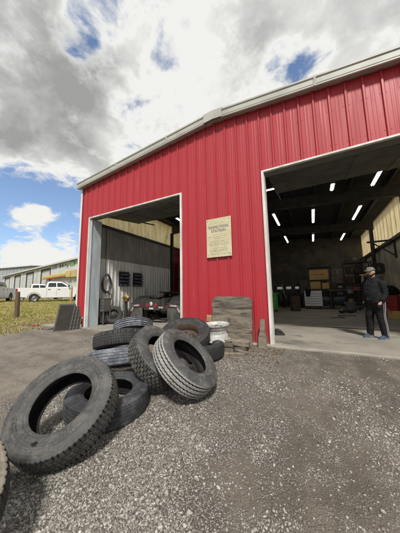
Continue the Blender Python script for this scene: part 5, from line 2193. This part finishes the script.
    for i in range(8):
        t = i / 7
        a_ = t * R(84)
        rings.append(ering((-.002 + .006 * t, 0, 1.625 + .088 * math.sin(a_) + .010), .112 * math.cos(a_) ** .75 if i else .112, .090 * math.cos(a_) ** .75 if i else .090, 28, 2.0))
    mb.loft(rings)
    cap = hpart(mb, 'cap', 'cap')
    mb = MB()
    top, bot = [], []
    for j in range(15):
        q = R(-72) + R(144) * j / 14
        ex = .102 * math.cos(q)
        top.append((ex, .088 * math.sin(q)))
    outl = [(.085 + .112 * math.cos(R(-80) + R(160) * j / 14) ** .8, .082 * math.sin(R(-80) + R(160) * j / 14)) for j in range(15)]
    v = []
    for z_ in (0, .006):
        for (x, y) in top:
            v.append((x, y, 1.643 + z_))
        for (x, y) in outl:
            v.append((x, y, 1.636 - 1.8 * y * y + z_ - .10 * max(0, x - .11)))
    f = []
    for k_ in range(14):
        f += [(k_, k_ + 1, 16 + k_, 15 + k_), (30 + k_, 45 + k_, 46 + k_, 31 + k_), (15 + k_, 16 + k_, 46 + k_, 45 + k_), (k_, 30 + k_, 31 + k_, k_ + 1)]
    mb.add(v, f)
    br_ = mb.build('brim', 'cap', None, smooth=50, T=HT)
    br_.parent = cap
    # hoodie
    h = MB()
    h.loft([ering((.012, 0, .835), .158, .195), ering((.014, 0, .85), .166, .203), ering((.016, 0, .90), .168, .203), ering((.028, 0, .955), .186, .200), ering((.032, 0, 1.05), .190, .197),
            ering((.022, 0, 1.18), .168, .198), ering((.008, 0, 1.29), .143, .205), ering((-.005, 0, 1.365), .115, .192), ering((-.008, 0, 1.415), .098, .150), ering((-.005, 0, 1.455), .082, .092)])
    for s in (1, -1):
        pts = [(0, s * .165, 1.355), (-.012, s * .203, 1.29), (-.036, s * .229, 1.16), (-.042, s * .240, 1.07), (.0, s * .236, .985), (.042, s * .222, .915), (.055, s * .216, .885)]
        h.tube(pts, [.080, .082, .073, .067, .063, .060, .052], 16)
        h.tube([(.052, s * .216, .897), (.058, s * .214, .872)], [.048, .043], 14)
    # hood lying round the neck
    hood = []
    for j in range(20):
        q = 2 * math.pi * j / 20
        hood.append((-.018 + .098 * math.cos(q), .105 * math.sin(q), 1.455 - .035 * math.cos(q)))
    for j in range(20):
        a_, c_ = hood[j], hood[(j + 1) % 20]
        q = 2 * math.pi * j / 20
        r_ = .034 + .020 * max(0, -math.cos(q))
        h.tube([a_, c_], [r_, r_], 10)
    h.ball((-.115, 0, 1.405), (.055, .12, .085), 16, 10)
    h.tube([(.135, -.10, .93), (.20, 0, .925), (.135, .10, .93)], [.045, .04, .045], 10)
    hd_ = h.build('hoodie', 'hoodie', e)
    remesh(hd_, .011, 4)
    tx = bpy.data.textures.new('cloth_folds', 'CLOUDS')
    tx.noise_scale = .075
    tx.noise_depth = 2
    dm = hd_.modifiers.new('folds', 'DISPLACE')
    dm.texture = tx
    dm.strength = .022
    dm.mid_level = .5
    mb = MB()
    for s in (1, -1):
        mb.tube([(.100, s * .030, 1.435), (.145, s * .034, 1.34), (.168, s * .038, 1.25)], .0045, 6)
    mb.build('drawstring', 'chassis', e)
    # trousers
    p = MB()
    p.loft([ering((.008, 0, .97), .150, .182), ering((.005, 0, .90), .150, .190), ering((.0, 0, .83), .145, .192), ering((.0, 0, .775), .110, .165)])
    for s in (1, -1):
        p.tube([(x_ + lx(s, z_), y_, z_) for x_, y_, z_ in ((0, s * .092, .88), (.006, s * .100, .76), (.014, s * .108, .60), (.020, s * .116, .47), (.0, s * .122, .33), (-.010, s * .127, .18), (-.012, s * .129, .075))], [.108, .112, .094, .083, .079, .072, .066], 18)
        p.ball((.098, s * .186, .772), (.062, .040, .066), 14, 10)
    pt = p.build('trousers', 'trouser', e)
    remesh(pt, .010, 3)
    dm = pt.modifiers.new('folds', 'DISPLACE')
    dm.texture = tx
    dm.strength = .020
    dm.mid_level = .5
    # stripes down the outer seam
    for s in (1, -1):
        for dq in (-24, 0, 24):
            ps, rs = [(.0, s * .095, .86), (.006, s * .100, .76), (.014, s * .108, .60), (.020, s * .116, .47), (.0, s * .122, .33), (-.010, s * .127, .18), (-.012, s * .129, .085)], [.118, .116, .097, .086, .082, .075, .069]
            q = R(90 * s + s * (18 + dq))
            ring = [(c[0] + lx(s, c[2]) + (r + .001) * math.cos(q), c[1] + (r + .001) * math.sin(q), c[2]) for c, r in zip(ps, rs)]
            m2 = MB()
            fine = []
            for i in range(len(ring) - 1):
                for t in np.linspace(0, 1, 6, endpoint=False):
                    fine.append(tuple(Vector(ring[i]).lerp(Vector(ring[i + 1]), float(t))))
            fine.append(ring[-1])
            m2.tube(fine, .0065, 6)
            m2.build('stripe', 'stripe', pt)
    # shoes
    for s in (1, -1):
        sh_ = MB()
        c0 = s * .130
        sh_.loft([[(x0 + lx(s, 0), c0 + s * off + w * math.cos(q), .020 + hz * (math.sin(q) * .5 + .5)) for q in [2 * math.pi * j / 16 for j in range(16)]] for x0, off, w, hz in
                  ((-.095, -.004, .020, .05), (-.085, -.003, .034, .085), (-.05, -.002, .039, .105), (-.005, 0, .041, .10), (.05, .004, .045, .075), (.10, .008, .047, .055), (.145, .008, .040, .042), (.172, .006, .022, .028))])
        so = sh_.build('shoe', 'shoe', e, smooth=60)
        s2 = MB()
        pts = [(-.105, -.02), (-.10, -.034), (-.04, -.040), (.04, -.045), (.11, -.048), (.16, -.036), (.182, -.008), (.176, .026), (.14, .046), (.08, .050), (.0, .044), (-.07, .040), (-.10, .026)]
        s2.prism([(x + lx(s, 0), c0 + s * -y) for x, y in pts], 'z', 0.001, .028)
        s2.build('sole', 'sole', so, bevel=.006)
    return e


build_man()


# ------------------------------------------------------------------ beyond the lot: posts, vehicles, warehouse
def gz(x, y):
    return float(ground(x, y, False))


mb = MB()
mb.tube([(0, 0, -.3), (.01, 0, .4), (0, .01, 1.2), (0, .01, 1.215)], [.10, .095, .09, .07], 14)
o = mb.build('wooden_post', 'post_wood', smooth=40)
o.location = (-12.25, 5.05, gz(-12.25, 5.05))
o.rotation_euler = (R(1), R(-1.5), .4)
tag(o, 'thick round wooden post standing at the edge of the grass', 'post')
mb = MB()
mb.tube([(0, 0, -.3), (0, 0, 1.42), (0, 0, 1.43)], [.07, .068, .05], 10)
o = mb.build('wooden_post', 'wood_orange', smooth=40)
o.location = (-16.6, 10.25, gz(-16.6, 10.25))
tag(o, 'thin pale post on the grass in front of the pickup nose', 'post')


def pickup(loc, rz, paint, label, group='pickups parked on the grass'):
    e = empty('pickup_truck', loc, rz, label, 'pickup truck', group)
    wr, wf = -1.62, 2.12
    ra = .49

    def arch(xc):
        return [(xc + ra * math.cos(q), .42 + ra * math.sin(q)) for q in [math.pi - math.pi * i / 14 for i in range(15)]]
    low_ = [(-2.86, .62), (-2.80, .50)] + arch(wr) + [(-.9, .38), (1.45, .38)] + arch(wf) + [(2.72, .42), (2.84, .55)]
    up = [(2.90, .78), (2.90, 1.10), (2.80, 1.24), (2.3, 1.32), (1.42, 1.385), (.2, 1.35), (-.80, 1.33)]
    mb = MB()
    mb.prism(low_ + up + [(-.82, 1.30), (-2.86, 1.30), (-2.90, 1.10)], 'y', -.98, .98)
    mb.build('body', paint, e, bevel=.05, seg=3)
    mb = MB()
    zb = 1.34

    def rect(xa, xb, w, z):
        return [(xa, -w, z), (xb, -w, z), (xb, w, z), (xa, w, z)]
    mb.loft([rect(-.79, 1.45, .92, zb), rect(-.72, .98, .84, 1.62), rect(-.66, .55, .76, 1.86), rect(-.50, .40, .66, 1.92)])
    mb.build('cab', paint, e, bevel=.03, seg=2)

    def side(xa, xb, z):   # point on cab side at height z
        t = (z - zb) / (1.62 - zb) if z < 1.62 else 1 + (z - 1.62) / .24
        return .92 - .08 * t
    for s in (-1, 1):
        for xs in (((-.62, 1.39), (-.56, 1.78), (.02, 1.80), (.04, 1.39)), ((.12, 1.39), (.10, 1.80), (.50, 1.79), (1.02, 1.42))):
            mb = MB()
            v = [(x, s * (side(0, 0, z) + .008), z) for x, z in xs]
            v += [(x, s * (side(0, 0, z) - .02), z) for x, z in xs]
            mb.add(v, [(0, 1, 2, 3), (4, 5, 6, 7), (0, 1, 5, 4), (1, 2, 6, 5), (2, 3, 7, 6), (3, 0, 4, 7)])
            mb.build('side_window', 'glass', e)
        for xd in (-.70, .08, 1.15):
            mb = MB()
            mb.box(xd - .006, xd + .006, s * .981 - .002, s * .981 + .002, .50, 1.30)
            mb.build('door_seam', 'chassis', e)
        for xd in (-.50, .28):
            mb = MB()
            mb.box(xd - .10, xd + .08, min(s * .982, s * 1.01), max(s * .982, s * 1.01), 1.14, 1.18)
            mb.build('door_handle', 'chassis', e)
        mb = MB()
        mb.box(1.0, 1.12, min(s * .99, s * 1.17), max(s * .99, s * 1.17), 1.40, 1.58)
        mb.build('side_mirror', 'chassis', e, bevel=.02)
        mb = MB()
        mb.box(-2.915, -2.80, min(s * .80, s * .992), max(s * .80, s * .992), .92, 1.22)
        mb.build('tail_light', 'tail_red', e, bevel=.01)
        mb = MB()
        mb.box(2.70, 2.915, min(s * .62, s * .97), max(s * .62, s * .97), .92, 1.10)
        mb.build('headlight', 'lens_clear', e, bevel=.02)
        mb = MB()
        mb.box(-.75, 1.5, min(s * .97, s * 1.04), max(s * .97, s * 1.04), .34, .39)
        mb.build('running_board', 'chassis', e)
    mb = MB()
    mb.add([(1.40, -.82, 1.40), (1.40, .82, 1.40), (.60, .70, 1.83), (.60, -.70, 1.83), (1.42, -.82, 1.41), (1.42, .82, 1.41), (.62, .70, 1.845), (.62, -.70, 1.845)],
           [(0, 1, 2, 3), (4, 5, 6, 7), (0, 1, 5, 4), (2, 3, 7, 6), (1, 2, 6, 5), (3, 0, 4, 7)])
    mb.build('windscreen', 'glass', e, T=Matrix.Translation((.03, 0, .012)))
    mb = MB()
    mb.add([(-.79, -.70, 1.42), (-.79, .70, 1.42), (-.70, .62, 1.78), (-.70, -.62, 1.78), (-.76, -.70, 1.42), (-.76, .70, 1.42), (-.67, .62, 1.78), (-.67, -.62, 1.78)],
           [(0, 1, 2, 3), (4, 5, 6, 7), (0, 1, 5, 4), (2, 3, 7, 6), (1, 2, 6, 5), (3, 0, 4, 7)])
    mb.build('rear_window', 'glass', e, T=Matrix.Translation((-.015, 0, 0)))
    mb = MB()
    mb.box(-2.80, -.90, -.82, .82, 1.302, 1.312)
    mb.build('bed_cover', 'black', e)
    mb = MB()
    mb.box(-2.99, -2.90, -.94, .94, .52, .70)
    mb.build('bumper', 'alu', e, bevel=.03)
    mb = MB()
    mb.box(2.88, 3.0, -.95, .95, .48, .72)
    mb.build('bumper', 'alu', e, bevel=.03)
    mb = MB()
    mb.box(2.885, 2.93, -.60, .60, .76, 1.08)
    mb.build('grille', 'chassis', e, bevel=.02)
    mb = MB()
    mb.box(-2.0, 2.4, -.85, .85, .36, .52)
    mb.build('underbody', 'chassis', e)
    for x in (wr, wf):
        for s in (-1, 1):
            w_ = empty('wheel')
            w_.parent = e
            wheel_tyre(w_, (x, s * .85, .40), (0, s, 0), .40, .27, 'rub_blk', 'alloy', rin=.25)
    return e


def at(x, y):
    return (x, y, gz(x, y) - .01)


pickup(at(-22.85, 12.41), R(65), 'white_paint', 'white crew cab pickup parked side on with its red tail light to the left')
pickup(at(-25.2, 8.3), R(-38), 'silver_paint', 'pale grey pickup at the left edge, nosing towards the lot')
pickup(at(-29.8, 14.2), R(70), 'white_paint', 'white pickup half hidden behind the side on crew cab')

# warehouse
wh = empty('warehouse', (-15.5, 17.3, 0), 0, 'long white warehouse with a row of recessed loading doors and a yellow canopy', 'building')
uu = Vector((-.985, .167, 0)).normalized()
nn = Vector((uu.y, -uu.x, 0))                 # towards the lot
if nn.y > 0:
    nn = -nn
TW = Matrix(((uu.x, nn.x, 0, 0), (uu.y, nn.y, 0, 0), (0, 0, 1, 0), (0, 0, 0, 1)))      # local: x along the front, y outwards, z up
doors = [(54.2, 59.6), (45.0, 50.0), (35.9, 40.7), (26.6, 31.6)]
mb = MB()
z0, z1 = .2, 6.55
e_ = [-2] + [t for d in sorted(doors) for t in d] + [62]
for a, b in zip(e_[0::2], e_[1::2]):
    mb.box(a, b, -.3, 0, z0, z1)
for a, b in doors:
    mb.box(a, b, -.3, 0, 6.15, z1)
mb.box(-2, 62, -24, -23.7, z0, z1)
mb.box(-2, -1.7, -23.7, -.3, z0, z1)
mb.box(61.7, 62, -23.7, -.3, z0, z1)
mb.build('wall', 'ware_wall', wh, T=TW)
mb = MB()
for i in range(128):
    s_ = -1.9 + i * .5
    if any(a - .1 < s_ < b + .1 for a, b in doors):
        mb.box(s_, s_ + .05, 0.001, .03, 6.2, 6.5)
    else:
        mb.box(s_, s_ + .05, 0.001, .03, .3, 6.5)
mb.build('wall_rib', 'ware_wall', wh, T=TW)
mb = MB()
mb.prism([(.35, 6.56), (-12, 7.5), (-24.4, 6.56), (-24.4, 6.75), (-12, 7.7), (.35, 6.75)], 'x', -2.2, 62.2)
mb.build('roof', 'ware_grey', wh, T=TW)
mb = MB()
mb.box(-2.2, 62.2, .36, .46, 6.50, 6.76)
mb.build('gutter', 'ware_wall', wh, T=TW)
for a, b in doors:
    mb = MB()
    mb.box(a + .35, b - .02, -.22, -.15, .3, 5.9)
    for k_ in range(8):
        mb.box(a + .35, b - .02, -.15, -.13, .9 + k_ * .65, .94 + k_ * .65)
    mb.build('loading_door', 'ware_door', wh, T=TW)
    mb = MB()
    mb.box(a, a + .35, -.28, .05, .3, 6.15)
    mb.box(b - .02, b + .02, -.28, .04, .3, 6.15)
    mb.box(a + .35, b - .02, -.28, .05, 5.9, 6.15)
    mb.build('door_recess_shade', 'recess_shade', wh, T=TW)  # dark boxes imitate the recess shadow along one side and the top
for s_ in (33.8, 43, 52):
    mb = MB()
    mb.box(s_ - .06, s_ + .06, .03, .15, .3, 6.5)
    mb.build('downpipe', 'ware_wall', wh, T=TW)
mb = MB()
mb.prism([(.035, 4.85), (.55, 4.62), (.55, 4.25), (.035, 4.25)], 'x', 18.6, 28.8)
cn = mb.build('canopy', 'yellow', wh, T=TW)
mb = MB()
mb.box(18.6, 28.8, .552, .57, 4.08, 4.22)
o = mb.build('canopy_stripe', 'red_stripe', None, T=TW)
o.parent = cn
mb = MB()
mb.box(15.6, 16.9, .035, .5, 3.85, 4.95)
mb.build('yellow_cabinet', 'yellow', wh, bevel=.05, T=TW)
mb = MB()
mb.box(17.15, 18.55, .035, .6, 3.90, 4.90)
mb.build('yellow_cabinet', 'yellow', wh, bevel=.05, T=TW)
# marks and small signs high on the wall
mb = MB()
mb.box(16.9, 18.5, .03, .07, 5.75, 6.45)
sgn = mb.build('hanging_sign', 'green_sign', wh, T=TW)
mb = MB()
mb.box(17.25, 18.15, .071, .08, 5.92, 6.28)
o = mb.build('sign_face', 'ware_wall', None, T=TW)
o.parent = sgn
mb = MB()
for a, b, c, d in ((24.0, 24.25, 5.75, 6.4), (24.25, 24.8, 6.2, 6.4), (24.55, 24.8, 5.75, 6.2), (25.1, 25.35, 5.75, 6.4), (25.35, 25.8, 5.75, 5.95)):
    mb.box(a, b, .031, .05, c, d)
mb.build('wall_mark', 'blue_sign', wh, T=TW)
mb = MB()
for a, b, c, d in ((21.2, 21.5, 5.8, 6.4), (21.5, 22.0, 5.95, 6.1), (22.2, 22.6, 5.8, 6.35), (19.4, 19.6, 5.6, 5.95), (20.0, 20.5, 6.05, 6.2)):
    mb.box(a, b, .031, .05, c, d)
mb.build('wall_mark', 'dark_mark', wh, T=TW)

gb = empty('grey_warehouse', (-112, 40, 0), R(8), 'big plain blue grey building far beyond the white warehouse', 'building')
mb = MB()
mb.box(-30, 22, -3, 30, -.5, 11.8)
mb.build('wall', 'ware_grey', gb)
mb = MB()
mb.prism([(-3.6, 11.82), (13, 13.2), (30.6, 11.82), (30.6, 12.1), (13, 13.5), (-3.6, 12.1)], 'x', -30.5, 22.5)
mb.build('roof', 'ware_door', gb)
mb = MB()
for i in range(26):
    mb.box(-29.8 + i * 2, -29.6 + i * 2, -3.12, -3.005, 0, 11.7)
mb.build('wall_rib', 'ware_grey', gb)
